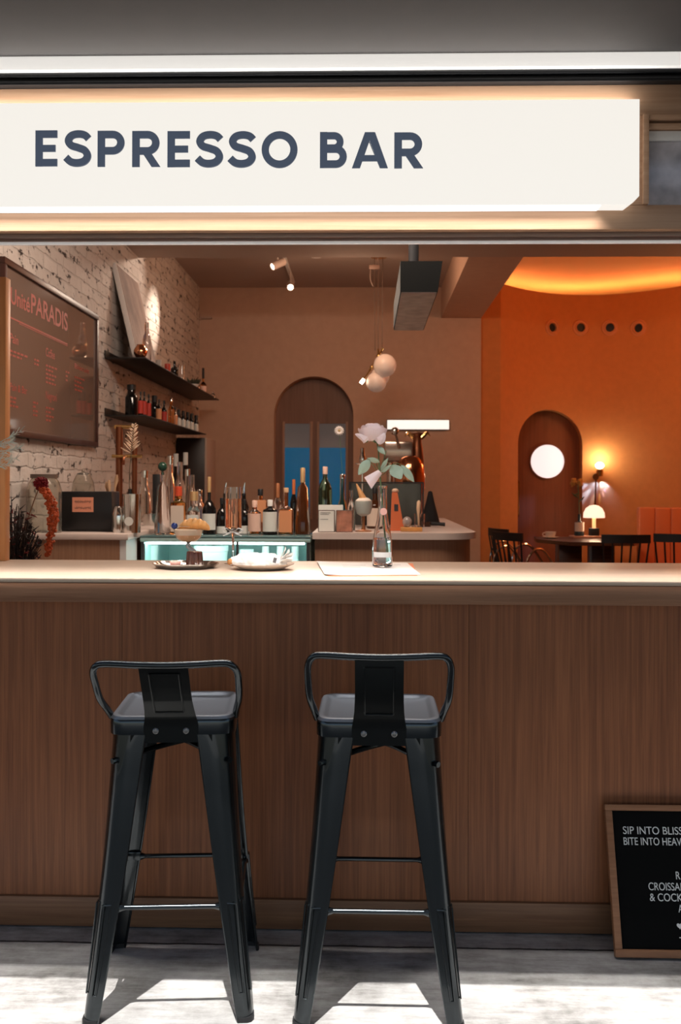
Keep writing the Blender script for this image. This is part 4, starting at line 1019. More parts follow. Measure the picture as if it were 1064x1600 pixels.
sc_ = MB()
for j, zz in enumerate((.70, .28)):
    pts = [(nx0 + (nx1 - nx0) * (.12 + .76 * i / 26), -.0018, nz0 + (nz1 - nz0) * (zz + .10 * math.sin(i * 2.3 + j) * (1 if i % 7 else .1))) for i in range(27)]
    sc_.tube(pts, .0011, 5)
sc_.build('handwriting', 'ink', nt2)
# cloche behind, on top of the box's line of sight
yc = 5.50; p = at(130, 770, yc); r = sx(19, yc)
cl = thing('glass_cloche', 'clear glass dome standing behind the black box', 'cloche', (max(p.x, XL + r + .01), yc, WT)); h = at(127, 735, yc).z - WT
MB().lathe([(r, 0), (r, h * .55), (r * .85, h * .80), (r * .5, h * .95), (.001, h * .985), (.001, h * .97), (r * .48, h * .93), (r * .83, h * .79), (r - .003, h * .55), (r - .003, 0)], n=28).ball((0, 0, h), .010, 10).build('glass_body', 'jarglass', cl)
# steel shaker, jar of wooden tools, tin of spoons with white label
ys = 5.12
p = at(180, 800, ys); o = MB().lathe([(0, 0), (.024, 0), (.030, .085), (.027, .10), (.020, .125), (.015, .135), (0, .137)], n=24).build('cocktail_shaker', 'chrome', loc=(p.x + .03, 5.06, WT)); tag(o, 'small steel shaker between the black box and the spoon tin', 'shaker')
p = at(206, 800, 5.06); r = sx(15, 5.06)
sp_ = thing('spoon_tin', 'shiny steel tin of spoons with round white label', 'tin', (p.x, 5.06, WT)); h = at(206, 772, 5.06).z - WT
MB().lathe([(0, 0), (r * .9, 0), (r, h), (r - .002, h), (r * .9 - .002, .004), (0, .004)], n=28).build('tin_body', 'chrome', sp_)
MB().lathe([(0, .001), (sx(7, 5), .001), (sx(7, 5), 0), (0, 0)], n=20, mtx=Matrix.Rotation(PI / 2, 4, 'X')).move((-.004, -r * .985, h * .30)).build('label', 'white_label', sp_)
for a, b, l in ((.010, .008, .19), (-.012, .004, .17), (.002, -.010, .20), (-.004, .014, .16)):
    MB().tube([(a * .4, b * .4, .008), (a * 1.5, b * 1.5, l - .02), (a * 1.8, b * 1.8, l)], [.0016, .0016, .004], 6).build('spoon', 'chrome', sp_)
p = at(174, 790, 5.50); uj = thing('utensil_jar', 'jar of wooden spoons behind the black box', 'jar', (p.x, 5.50, WT))
MB().lathe([(0, 0), (.036, 0), (.040, .13), (.037, .13), (.033, .004), (0, .004)], n=20).build('jar_body', 'jarglass', uj)
for i, (a, b, l) in enumerate(((.02, 0, .30), (-.02, .01, .26), (-.008, -.01, .27))):
    MB().tube([(a * .3, b, .006), (a, b, l * .75), (a * 1.4, b, l * .9), (a * 1.5, b, l)], [.005, .005, .012, .006], 8).build('wooden_spoon', 'cork', uj)
for i, (px, Yd, yt) in enumerate(((113, 5.62, 741), (123, 5.62, 740))): pass
# pepper-like dark jars beside the dome
# vase with a dried grass stem
yg = 5.34; p = at(203, 800, yg); gx = p.x
gv = bottle('dark slim vase behind the spoon tin, holding a dried grass stem', 203, 764, yg, WT, 13, 'dark_glass', nr=.5, sh=.5, nk=.7, name='slim_vase', x=gx)
ds = thing('dried_grass', 'pale dried grass head on a long dark stem above the spoon tin', 'dried flower', (gx, yg, WT + .03))
def G(px, py): q = at(px, py, yg); return Vector((q.x - gx, 0, q.z - WT - .03))
MB().tube([Vector((0, 0, 0)), G(202, 760), G(203, 730), G(206, 700), G(210, 662)], [.0025, .002, .0018, .001], 6, smooth=4).build('stem', mat('dark stem', (.05, .055, .035), .6), ds)
gh = MB(); rg = random.Random(2)
for i in range(26):
    f = i / 25; b0 = G(204, 708).lerp(G(210, 664), f); a = rg.uniform(0, 2 * PI); sd = 1 if i % 2 else -1; Ln = .055 * (1 - f * .7)
    t_ = b0 + Vector((sd * Ln * rg.uniform(.5, 1), math.sin(a) * Ln * .5, Ln * rg.uniform(.5, 1)))
    gh.tube([b0, b0.lerp(t_, .6), t_], [.0012, .0045, .0008], 5)
gh.build('seed_head', mat('straw', (.62, .44, .31), .7), ds)
# copper tap tower
yt_ = 5.62; p = at(186, 790, yt_)
tt = thing('tap_tower', 'copper pipe drinks tower with crossbar beneath the lower shelf', 'tap', (p.x, yt_, WT))
h = at(186, 667, yt_).z - WT; h2 = at(186, 713, yt_).z - WT; w2 = at(210, 790, yt_).x - p.x
MB().cyl((0, 0, 0), (0, 0, h), .020).cyl((w2, 0, 0), (w2, 0, h), .015).build('pipe', 'coppertube', tt)
MB().tube([(-.035, -.024, h2), (w2 + .05, -.022, h2)], .010, 10).tube([(-.028, 0, h), (w2 + .02, 0, h)], .012, 10).build('crossbar', 'brass', tt)
MB().tube([(w2 * .5, -.02, h2), (w2 * .5, -.07, h2 - .01), (w2 * .5, -.075, h2 - .05)], .007, 8, smooth=3).build('spout', 'coppertube', tt)
# black column speaker-like box standing behind the decanter
yk = 6.2; p0 = at(238, 800, yk); p1 = at(250, 800, yk)
o = MB().box(0, p1.x - p0.x, 0, .12, 0, at(245, 741, yk).z - WT, .004).build('black_canister', 'black', loc=(p0.x, yk, WT)); tag(o, 'narrow matt black canister left of the clear decanter', 'canister')
# tall dark cabinet at the far end
yk = 9.1; q1 = at(323, 700, yk).x
tc2 = thing('tall_cabinet', 'tall dark cabinet with a pale edge under the far end of lower shelf', 'cabinet', (XL + .01, yk, WT))
MB().box(0, q1 - XL - .03, 0, .55, 0, at(300, 684, yk).z - WT, .002).build('body', mat('dark cabinet', (.022, .013, .010), .4), tc2)
MB().box(q1 - XL - .029, q1 - XL - .012, -.004, .55, 0, at(300, 684, yk).z - WT, .002).build('edge_panel', mat('pale edge', (.42, .33, .28), .5), tc2)
# glassware in front of it
GG = 'glassware on the far worktop'
for i, (px, yt, Yg, wp, gl, lb_) in enumerate(((266, 712, 6.9, 16, 'glass', 'clear carafe on the far worktop behind the decanter'), (281, 722, 7.0, 18, 'glass', 'clear rounded bottle on the far worktop, right of the carafe'), (293, 733, 7.1, 15, 'jarglass', 'pale jug-like bottle on the far worktop before the tall cabinet'), (306, 742, 7.0, 16, 'jarglass', 'short clear jar on the far worktop, nearest its open edge'), (226, 735, 6.5, 20, 'jarglass', 'wide clear jar on the worktop behind the copper tower'))):
    p = at(px, yt, Yg); bottle(lb_, px, yt, Yg, WT, wp, gl, nr=.5, sh=.5, nk=.7, group=GG, x=min(max(p.x, XL + .06), WX - .05), cap='chrome' if i % 2 == 0 else None)
for i, (px, yt, lb_) in enumerate(((275, 709, 'dark-capped bottle at the back before the tall cabinet, left one'), (290, 707, 'dark-capped bottle at the back before the tall cabinet, right one'))):
    bottle(lb_, px, yt, 7.7, WT, 11, 'dark_glass', cap='white_label', caph=.2, nr=.6, group=GG, x=min(at(px, yt, 7.7).x, WX - .04))
o = MB().lathe([(0, 0), (.045, 0), (.05, .07), (.046, .07), (.042, .004), (0, .004)], n=20).build('steel_bowl', 'chrome', loc=(at(243, 800, 5.75).x - .07, 5.95, WT)); tag(o, 'small steel bowl on the worktop beside the black canister', 'bowl')
# dark bunch, red flower and orange amaranth in a floor vase behind the counter
ya = 3.62
av = MB().lathe([(0, 0), (.10, 0), (.14, .25), (.13, .55), (.075, .78), (.085, .84), (.078, .84), (.068, .78), (.12, .55), (.13, .25), (.09, .01), (0, .01)], n=28).build('floor_vase', mat('dark clay', (.05, .04, .035), .6), loc=(at(22, 800, ya).x, ya, 0))
tag(av, 'dark clay floor vase behind the left end of the counter', 'vase')
ax_ = av.location.x
fa = thing('dried_bouquet', 'dark dried bouquet with a red flower and hanging orange amaranth behind the counter', 'bouquet', (ax_, ya, .50))
def Q(px, py, dy=0): q = at(px, py, ya + dy); return Vector((q.x - ax_, dy, q.z - .50))
rg = random.Random(11)
fo = MB()
for i in range(150):
    b0 = Vector((rg.uniform(-.03, .03), rg.uniform(-.03, .03), .30)); 
    f = rg.random(); ex = rg.uniform(-14, 66); ey = rg.uniform(775, 875) if ex > 20 else rg.uniform(770, 870)
    ey = max(ey, 770 + max(0, ex - 15) * 1.5)
    t_ = Q(ex, ey, rg.uniform(-.10, .12)); mid = b0.lerp(t_, .5) + Vector((0, 0, .05))
    fo.tube([b0, mid, t_], [.003, .0022, .0012], 5, smooth=3)
    for k in range(3):
        c0 = mid.lerp(t_, rg.uniform(.3, 1)); fo.tube([c0, c0 + Vector((rg.uniform(-.02, .02), rg.uniform(-.02, .02), rg.uniform(-.012, .022)))], [.0028, .0005], 5)
o = fo.build('foliage', mat('dark dried twigs', (.022, .014, .012), .7, vary=.5), fa); o['kind'] = 'stuff'
rb = MB()
for i in range(26):
    c0 = Q(rg.uniform(8, 62), rg.uniform(800, 868), rg.uniform(-.10, .0)); rb.tube([c0, c0 + Vector((rg.uniform(-.02, .03), 0, rg.uniform(-.015, .02)))], [.0035, .001], 5)
rb.build('red_sprigs', mat('dark red sprig', (.16, .012, .012), .6), fa)['kind'] = 'stuff'
rf = MB(); c0 = Q(64, 756, -.04)
for i in range(140):
    v_ = Vector((rg.gauss(0, 1), rg.gauss(0, 1), rg.gauss(0, 1))).normalized(); r = .026
    rf.tube([c0 + v_ * r * .4, c0 + v_ * r * rg.uniform(.85, 1.1)], [.005, .003], 5)
rf.ball(c0, .017, 12).build('red_bloom', mat('crimson petals', (.20, .006, .012), .7), fa)
MB().tube([c0, Q(56, 775, -.03), Q(44, 810, -.02), Q(30, 860)], .0022, 6, smooth=3).build('flower_stem', mat('straw stem', (.28, .17, .10), .6), fa)
am = MB()
for i in range(300):
    f = i / 299; P_ = [Q(66, 763, -.05), Q(78, 778, -.06), Q(84, 805, -.06), Q(80, 835, -.06), Q(74, 868, -.06)]
    k = min(int(f * 4), 3); c_ = P_[k].lerp(P_[k + 1], f * 4 - k); w = .016 * math.sin(PI * min(1, .12 + f * .8)) ** .6
    am.ball(c_ + Vector((rg.uniform(-w, w), rg.uniform(-w, w), rg.uniform(-.006, .006))), rg.uniform(.004, .0065), 6)
am.build('amaranth_tail', mat('orange amaranth', (.50, .085, .018), .7), fa)
# pale conifer sprig poking in from the left
yp = 3.16; pc = at(-60, 700, yp)
cs = thing('conifer_sprig', 'pale grey-green conifer sprig reaching in front of the oak sash', 'sprig', (at(-40, 800, yp).x, yp, CT))
def S_(px, py, dy=0): q = at(px, py, yp + dy); return Vector((q.x - cs.location.x, dy, q.z - CT))
MB().lathe([(0, 0), (.035, 0), (.045, .10), (.03, .16), (.026, .16), (.038, .10), (.03, .005), (0, .005)], n=20).build('small_vase', 'white', cs)
cg = MB()
for (qa, qb) in (((-30, 712), (34, 673)), ((-30, 716), (33, 700)), ((-30, 722), (28, 715)), ((-30, 735), (18, 724)), ((-25, 705), (22, 690))):
    a_ = S_(*qa); b_ = S_(*qb, rg.uniform(-.03, .03)); cg.tube([a_, a_.lerp(b_, .5) + Vector((0, 0, .006)), b_], [.0016, .0012, .0006], 5)
    for k in range(34):
        f = rg.uniform(.25, 1); c_ = a_.lerp(b_, f); d = (b_ - a_).normalized(); s_ = 1 if k % 2 else -1
        t_ = c_ + d * .018 + Vector((0, rg.uniform(-.014, .014), s_ * rg.uniform(.006, .016))); cg.tube([c_, t_], [.0012, .0005], 4)
cg.tube([Vector((0, 0, .01)), S_(-35, 745), S_(-30, 714)], .002, 6, smooth=3)
cg.build('needles', mat('blue-green needles', (.46, .52, .47), .7), cs)
# ------------------------------------------------------------------ right back counter
RT = 1.047; RX0 = at(488, 835, 5.2).x; RX1 = at(747, 832, 5.3).x; RY0, RY1 = 5.2, 7.6
def rcpoly(x0, x1, y0, y1, r): return [(x0, y0)] + [(x1 - r + r * math.sin(PI / 2 * i / 12), y0 + r - r * math.cos(PI / 2 * i / 12)) for i in range(13)] + [(x1, y1), (x0, y1)]
rc = thing('back_counter', 'oak back counter with pale top and rounded right end', 'counter')
MB().prism(rcpoly(RX0, RX1, RY0, RY1, .22), 'Z', RT - .034, RT).build('worktop', 'quartz', rc)
MB().prism(rcpoly(RX0 + .012, RX1 - .03, RY0 + .03, RY1 - .02, .20), 'Z', .03, RT - .0345).build('body', 'cab', rc)
RG = 'bottles on the back counter'
def rb_(label, px, yt, Yb, wp, gl, **k): return bottle(label, px, yt, Yb, RT, wp, gl, group=RG, **k)
rb_('ribbed dark green bottle with pale cap behind the white cards', 508, 729, 5.55, 22, 'green_glass', cap='pink_label', caph=.12, nr=.32, sh=.62, nk=.80)
rb_('slim teal bottle beside the green ribbed bottle', 535, 741, 5.58, 16, 'blue_glass', cap='chrome', caph=.08, nr=.45, sh=.35, nk=.55)
rb_('dark brown bottle with cream label behind the bottle vase', 586, 762, 5.75, 26, 'brown_glass', lab='cream_label', l0=.06, l1=.50, nr=.25, sh=.55, nk=.70, cap='black')
rb_('small clear bottle left of the ice cream coupe', 549, 766, 5.50, 12, 'glass', nr=.45)
# white cards on a small stand
def card(label, x0, x1, yt, m, dark):
    Yc = 5.27; a = at(x0, 822, Yc).x; b = at(x1, 822, Yc).x; h = at(x0, yt, Yc).z - RT
    o = thing('display_card', label, 'card', (a, Yc, RT)); MB().box(0, b - a, 0, .028, 0, h, .001).build('frame', mat('card edge', (.10, .06, .05), .5), o)
    MB().box(.004, b - a - .004, -.0015, -.0002, .004, h - .004).build('face', m, o)
    if dark:
        t_ = MB(); t_.box(.012, (b - a) * .75, -.002, -.0016, h - .016, h - .013).box(.012, (b - a) * .65, -.002, -.0016, h - .024, h - .021).box(.012, (b - a) * .6, -.002, -.0016, h - .05, h - .048); t_.build('print', 'ink', o)
    return o
card('square white card with dark print at the left edge of the back counter', 497, 523, 797, 'white_label', True)
card('square card with pinkish picture, right of the white one', 525, 551, 797, mat('pink picture', (.40, .17, .11), .5, vary=.6), False)
p = at(517, 788, 5.36); o = MB().box(-.066, .066, -.02, .02, 0, at(517, 789, 5.36).z - RT, .003).build('paper_box', 'white_label', loc=(p.x, 5.36, RT)); tag(o, 'low white box standing behind the two cards', 'box')
# ice cream coupe
yi = 5.36; p = at(568, 800, yi)
ic = thing('ice_cream_coupe', 'glass coupe of whipped ice cream with upside-down wafer cone on copper foot', 'dessert', (p.x, yi, RT))
def hz_(py, Y): return at(568, py, Y).z - RT
h0, h1, h2_, h3 = hz_(806, yi), hz_(795, yi), hz_(783, yi), hz_(755, yi)
MB().lathe([(0, 0), (.045, 0), (.045, .006), (.012, .012), (.007, .03), (.007, h0 - .004), (0, h0 - .004)], n=24).build('foot', mat('copper foot', (.42, .17, .07), .3, .6), ic)
R_ = sx(13.5, yi)
MB().lathe([(0, h0 - .0038), (.010, h0 - .003), (R_ * .8, h0 + .012), (R_, h1 + .006), (R_, h2_), (R_ - .002, h2_), (R_ * .78, h0 + .014), (0, h0)], n=28).build('bowl', mat('frosted bowl', (.62, .66, .62), .2, trans=.4), ic)
MB().lathe([(0, h2_ - .012), (R_ * .9, h2_ - .012), (R_ * .92, h2_ + .003), (R_ * .6, h2_ + .016), (R_ * .3, h2_ + .02), (0, h2_ + .022)], n=24).build('cream', mat('whipped cream', (.80, .70, .62), .6, sss=.1), ic)
mt = Matrix.Rotation(-.42, 4, 'Y')
MB().lathe([(0, 0), (.021, 0), (.020, .004), (.0035, h3 - h2_ - .004), (0, h3 - h2_)], n=20, mtx=mt).move((.000, -.006, h2_ + .006)).build('wafer_cone', mat('wafer', (.58, .30, .12), .6, vary=.2), ic)
# glass case with dark rim
ygc = 5.95; xa = at(545, 800, ygc).x; xb = at(662, 800, ygc).x; hh = at(600, 753, ygc).z - RT
gc = thing('glass_case', 'dark-rimmed glass case behind the orange box on back counter', 'glass case', (xa, ygc, RT)); wg = xb - xa
g_ = MB()
for x in (0, wg - .008):
    for y in (0, .242): g_.box(x, x + .008, y, y + .008, 0, hh)
for z in (hh - .008,):
    g_.box(0.0081, wg - .0081, 0, .008, z, z + .008).box(.0081, wg - .0081, .242, .25, z, z + .008).box(0, .008, .0081, .2419, z, z + .008).box(wg - .008, wg, .0081, .2419, z, z + .008)
g_.build('frame', 'black', gc)
MB().box(.008, wg - .008, .243, .247, .002, hh - .009).build('back_panel', mat('dark smoked panel', (.05, .05, .045), .12), gc)
MB().box(.008, wg - .008, .003, .0055, .002, hh - .009).build('glass_front', 'thinglass', gc)
# orange box leaning, wooden tray, small glass jar and pestle
yo = 5.45; p = at(618, 822, yo)
ob = thing('orange_carton', 'slanted orange carton with small dark print beside the bottle vase', 'carton', (p.x, yo, RT)); hb_ = at(618, 770, yo).z - RT
MB().prism([(-.028, .001), (.050, .001), (.010, hb_), (-.020, hb_)], 'Y', 0, .05).build('box_body', mat('orange carton', (.60, .14, .05), .55), ob)
MB().box(-.008, .014, -.0015, -.0003, hb_ * .52, hb_ * .70).build('print', 'ink', ob)
MB().ball((-.002, .025, hb_ + .010), .020, 14, (1, 1, .7)).build('bow', mat('striped ribbon', (.62, .40, .28), .6, vary=.3), ob)
p = at(645, 822, 5.40); o = MB().box(-.066, .05, -.035, .035, 0, .024, .004).build('wooden_tray', mat('honey wood', (.55, .25, .07), .5, vary=.15), loc=(p.x, 5.40, RT)); tag(o, 'low honey-coloured wooden block at the front of back counter', 'block')
p = at(652, 812, 5.40)
gj = thing('glass_cup', 'clear straight cup with pale wooden pestle on the wooden block', 'cup', (p.x + .012, 5.40, RT + .024))
MB().lathe([(0, 0), (.028, 0), (.030, .072), (.0285, .072), (.0265, .004), (0, .004)], n=24).build('glass_body', 'glass', gj)
MB().tube([(-.004, 0, .006), (-.006, 0, .06), (-.006, 0, .10), (-.004, 0, .135), (-.003, 0, .145)], [.006, .006, .011, .011, .004], 10).build('pestle', mat('pale wood', (.66, .44, .28), .6), gj)
p = at(636, 812, 5.40); o = MB().ball((0, 0, .028), .026, 18, (1, 1, 1.1)).build('glass_ball', mat('cloudy glass', (.50, .44, .42), .2, trans=.5), loc=(p.x, 5.395, RT + .0243)); tag(o, 'cloudy glass ball next to the clear cup on wooden block', 'ball')
# brass dome espresso machine
ym = 6.55; p = at(640, 800, ym)
em = thing('espresso_machine', 'polished copper dome espresso machine under the wall lightbox', 'coffee machine', (p.x, ym, RT))
def mz(py): return at(640, py, ym).z - RT
def mxx(px): return at(px, 740, ym).x - p.x
r = sx(24, ym)
MB().lathe([(0, 0), (r * .95, 0), (r * .95, .03), (r * .8, .05), (r * .8, mz(775)), (r * .98, mz(765)), (r, mz(745)), (r * .92, mz(727)), (r * .66, mz(716)), (r * .3, mz(712)), (.012, mz(711)), (.010, mz(706)), (.018, mz(702)), (0, mz(699))], n=36).build('dome_boiler', 'copper', em)
r2 = sx(11, ym); cxx = mxx(648)
MB().lathe([(0, 0), (r2, 0), (r2, mz(720)), (r2 * .8, mz(700)), (r2 * .62, mz(690)), (r2 * .62, mz(680)), (r2 * .85, mz(676)), (0, mz(673))], (cxx + .02, .08, 0), 28).build('column', 'coppertube', em)
ea = MB()     # ornament with spread wings on the top
for s_ in (-1, 1):
    ea.tube([(cxx + .02, .08, mz(686)), (cxx + .02 + s_ * .03, .08, mz(682)), (cxx + .02 + s_ * .062, .08, mz(676)), (cxx + .02 + s_ * .085, .08, mz(681))], [.010, .016, .012, .003], 8, smooth=4)
ea.ball((cxx + .02, .08, mz(678)), .016, 12, (1, 1, 1.4)).build('ornament', 'brass', em)
MB().tube([(-.10, -.02, mz(676)), (-.09, -.06, mz(684)), (-.07, -.10, mz(700))], .008, 8, smooth=3).ball((-.10, -.02, mz(674)), .028, 14).build('lever', 'chrome', em)
MB().box(-.17, .02, -.03, .10, mz(722), mz(690), .012).cyl((-.13, .03, 0), (-.13, .03, mz(723)), .02).build('group_head', mat('machine steel', (.45, .33, .27), .2, .9), em)
# dark cloth-covered grinder handle right of the case
ycl = 6.25; p = at(672, 815, ycl)
o = MB().lathe([(0, 0), (.065, 0), (.052, .05), (.028, .14), (.012, .21), (0, .215)], n=20).build('cloth_cover', mat('black cloth', (.012, .009, .009), .9), loc=(p.x, ycl, RT)); tag(o, 'black cone-shaped cloth cover right of the glass case', 'cloth')
p = at(684, 812, 6.0); o = thing('portafilter', 'dark coffee handle lying on the back counter near its right end', 'coffee tool', (p.x, 6.02, RT)); MB().tube([(-.05, 0, .022), (.0, 0, .018), (.045, 0, .014)], [.009, .010, .012], 10).build('handle', 'black', o); MB().lathe([(0, 0), (.030, 0), (.032, .03), (.028, .03), (.026, .004), (0, .004)], (-.07, 0, 0), 20).build('basket', 'brown_glass', o)
# chrome glass-holder / lamp left of the rose stem
yy_ = 6.1; p = at(566, 800, yy_)
o = thing('chrome_stand', 'chrome stand with a small flat dish left of the rose stem', 'stand', (p.x, yy_, RT)); hq = at(566, 725, yy_).z - RT; ht_ = at(566, 700, yy_).z - RT
MB().lathe([(0, 0), (.04, 0), (.04, .006), (.007, .012), (.007, hq - .01), (.045, hq), (.045, hq + .004), (0, hq + .004)], n=24).build('base', 'chrome', o); MB().lathe([(0, hq + .0045), (.015, hq + .0045), (.022, hq + .03), (.014, hq + .055), (.012, ht_), (0, ht_)], n=20).build('shade', 'chrome', o)
# single white flower on a thin stem
yw = 5.85; p = at(538, 790, yw)
wf = thing('white_flower', 'small white daisy on a thin tall stem before the blue-lit window', 'flower', (p.x, yw, RT))
q = at(530, 673, yw) - Vector((p.x, yw, RT))
MB().tube([(0, 0, .09), (-.004, 0, .2), (q.x, 0, q.z)], .0014, 6, smooth=5).build('stem', 'stemgreen', wf)
MB().lathe([(0, 0), (.016, 0), (.018, .07), (.011, .09), (.009, .09), (.015, .07), (.014, .004), (0, .004)], n=18).build('bud_vase', 'glass', wf)
fw = MB()
for k in range(14):
    a = 2 * PI * k / 14; c_ = Vector((q.x, -.002, q.z)); d = Vector((math.cos(a), 0, math.sin(a)))
    fw.tube([c_ + d * .006, c_ + d * .018 + Vector((0, -.003, 0)), c_ + d * .029], [.002, .006, .002], 6)
fw.build('petals', mat('white petal', (.72, .64, .60), .6), wf)
MB().ball((q.x, -.004, q.z), .008, 12, (1, .6, 1)).build('flower_centre', mat('yellow centre', (.45, .30, .12), .7), wf)
# wall lightbox on the beige wall
p0 = at(604, 672, YB); p1 = at(702, 656, YB)
lbx = thing('wall_lightbox', 'slim white glowing lightbox on the beige back wall', 'sign', (p0.x, YB - .05, p0.z))
MB().box(0, p1.x - p0.x, .012, .049, 0, p1.z - p0.z, .012, seg=3).build('casing', 'black', lbx)
MB().box(.006, p1.x - p0.x - .006, .002, .0115, .006, p1.z - p0.z - .006, .004).build('light_panel', mat('lightbox white', (.8, .8, .78), .4, emit=(1, .93, .84), es=.95), lbx)
# ------------------------------------------------------------------ arched window in the back wall
ax0, ax1 = (a0 + a1) / 2, a1 - a0
win = struct(MB().prism(arch(ax0, ax1 + .1, atop + .05), 'Y', YB + .19, YB + .22).build('window_2', 'archwood'), 'arched brown door with two tall blue-lit panes in the back wall', 'window')
pz1 = at(490, 662, YB + .2).z; pz0 = .95
cut(win, [MB().box(at(444, 700, YB + .2).x, at(485, 700, YB + .2).x, YB + .1, YB + .3, pz0, pz1), MB().box(at(498, 700, YB + .2).x, at(541, 700, YB + .2).x, YB + .1, YB + .3, pz0, pz1)])
for xa_, xb_ in ((441, 445), (484, 488.5), (495, 499), (540, 544)):
    st2 = MB(); st2.box(at(xa_, 700, YB + .19).x, at(xb_, 700, YB + .19).x, YB + .178, YB + .189, pz0 - .02, pz1 + .02, .002)
    st2.build('frame', mat('brown casing', (.32, .18, .12), .5), win)
pg = MB()
for xa_, xb_ in ((444.5, 484.5), (498.5, 540.5)): pg.box(at(xa_, 700, YB + .2).x, at(xb_, 700, YB + .2).x, YB + .200, YB + .206, pz0 + .002, pz1 - .002)
pg.build('pane', mat('reeded glass', (1, 1, 1), .22, trans=1, ior=1.1), win)
# what stands behind the panes: a blue lit screen with a grey blind above it
zq = at(490, 699, YB + .5).z
o = MB().box(ax0 - .55, ax0 + .55, YB + .62, YB + .66, 0, zq).build('blue_screen', mat('blue screen', (.0, .02, .04), .5, emit=(.003, .062, .125), es=1.0)); tag(o, 'blue glowing screen behind the panes of the arched door', 'screen')
o = MB().box(ax0 - .55, ax0 + .55, YB + .62, YB + .66, zq + .001, 2.4).build('roller_blind', mat('grey blind', (.30, .25, .22), .8, emit=(.10, .075, .065), es=.55)); tag(o, 'grey backlit blind behind the top of the arched door', 'blind')
# ------------------------------------------------------------------ ceiling fittings
HC = 3.356
tk = thing('track_light', 'ceiling track with three white spotlights above the bar', 'track light', (-.745, 7.66, HC))
MB().box(-.016, .016, 0, 2.4, -.02, -.0005).build('track', 'white', tk)
M['spotlens'] = mat('lit spot lens', (1, 1, 1), .4, emit=(1, .80, .60), es=9)
def spot(px, py, Y, aim, power, ang, bl=.4):
    c_ = at(px, py, Y); a = Vector(aim); d = (a - c_).normalized()
    mtx = d.to_track_quat('Z', 'Y').to_matrix().to_4x4()
    o = MB().lathe([(0, -.075), (.030, -.075), (.034, -.07), (.034, .062), (.029, .062), (.027, .05), (0, .05)], n=20, mtx=mtx).tube([(0, 0, 0), (0, 0, HC - .021 - c_.z)], .006, 6).build('spotlight', mat('spot housing', (.62, .50, .44), .5), tk)
    o.location = c_ - Vector(tk.location)
    MB().lathe([(0, .0505), (.026, .0505), (.026, .054), (0, .054)], n=20, mtx=mtx).build('lens', 'spotlens', o)
    light('spot_beam', 'SPOT', c_ + d * .08, power, (1, .80, .64), aim=a, size=.03, spot=ang, blend=bl)
spot(421, 393, 8.2, onleft(190, 470), 50, 70, .9)
spot(434, 413, 8.76, onleft(239, 500), 230, 27, 1.0)
spot(454, 446, 9.54, (-.5, 5.6, 1.0), 130, 60, .8)
# sensor on the brick wall
q = onleft(288, 436, 0); o = MB().lathe([(0, 0), (.055, 0), (.055, .02), (.035, .035), (.02, .042), (0, .044)], n=20, mtx=Matrix.Rotation(PI / 2, 4, 'Y')).build('wall_sensor', mat('sensor beige', (.45, .38, .33), .6), loc=(XL, q.y, q.z)); tag(o, 'round beige sensor high on the brick wall', 'sensor')
q = at(322, 497, YB - .02); o = MB().box(-.06, .06, -.05, 0, -.01, .01, .003).box(-.07, -.06, -.06, 0, -.02, .04, .002).build('wall_bracket', mat('bracket', (.42, .30, .24), .6), loc=(q.x, YB - .0005, q.z)); tag(o, 'small pale bracket on the back wall by the brick corner', 'bracket')
q = at(494, 399, 8.95); o = MB().lathe([(0, -.012), (.045, -.012), (.05, 0), (0, 0)], n=20).build('ceiling_detector', 'white', loc=(q.x, 8.95, HC)); tag(o, 'flat white detector on the beige ceiling', 'detector')
# globe pendant
yg2 = 8.93; pc = at(592, 400, yg2)
gp = thing('globe_pendant', 'brass pendant lamp with opal glass globes hanging on thin cords', 'pendant lamp', (pc.x, yg2, HC))
def D(px, py, dy=0): q = at(px, py, yg2 + dy); return Vector((q.x - pc.x, dy, q.z - HC))
MB().lathe([(0, -.02), (.07, -.02), (.075, -.0005), (0, -.0005)], n=24).build('canopy', 'brass', gp)
for pa, pb_ in (((585, 398), (586, 548)), ((591, 398), (591, 545)), ((598, 398), (597, 552))):
    a_ = D(*pa); a_.z = -.02; MB().tube([a_, D(*pb_)], .0032, 6).build('cord', 'cord', gp)
MB().tube([D(598, 544), D(589, 560), D(577, 580)], .010, 8).tube([D(591, 545), D(591, 560)], .008, 8).ball(D(592, 557), .026, 10).ball(D(581, 574), .020, 10).tube([D(577, 580), D(563, 601)], .007, 8).build('bar', 'brass', gp)
for px, py, rp, dy in ((601.5, 571, 18, -.02), (588, 597, 16, .03), (594, 588, 15, .18)):
    MB().ball(D(px, py, dy), sx(rp, yg2), 24).build('globe', 'opal', gp)
MB().lathe([(0, 0), (.016, .004), (.016, .05), (0, .055)], n=12, mtx=Matrix.Rotation(-2.5, 4, 'Y')).move(D(569, 592)).build('lamp_tip', 'spotlens', gp)
# black hood hanging from the lower ceiling
yh = 4.4; hx0, hx1 = at(625.5, 430, yh).x, at(691.5, 408, yh).x; hzt = at(650, 408, yh).z; hzb = at(650, 456, yh).z
hx1b = at(684, 456, yh).x
hd2 = thing('hanging_hood', 'long black box hood on a post, hanging under the lower ceiling', 'hood', (hx0, yh, hzb))
wh, hh2 = hx1 - hx0, hzt - hzb; Lh = 1.08
MB().prism([(0, 0), (hx1b - hx0, 0), (wh, hh2), (0, hh2)], 'Y', 0, Lh).build('casing', 'hood', hd2)
MB().box(.004, hx1b - hx0 - .004, .004, Lh - .004, -.004, -.0003).build('underside', 'hood_under', hd2)
MB().cyl((wh * .37, .22, hh2 + .0003), (wh * .37, .22, 3.034 - hzb), sx(8.6, yh), n=24).build('post', mat('black post', (.02, .02, .022), .35), hd2)
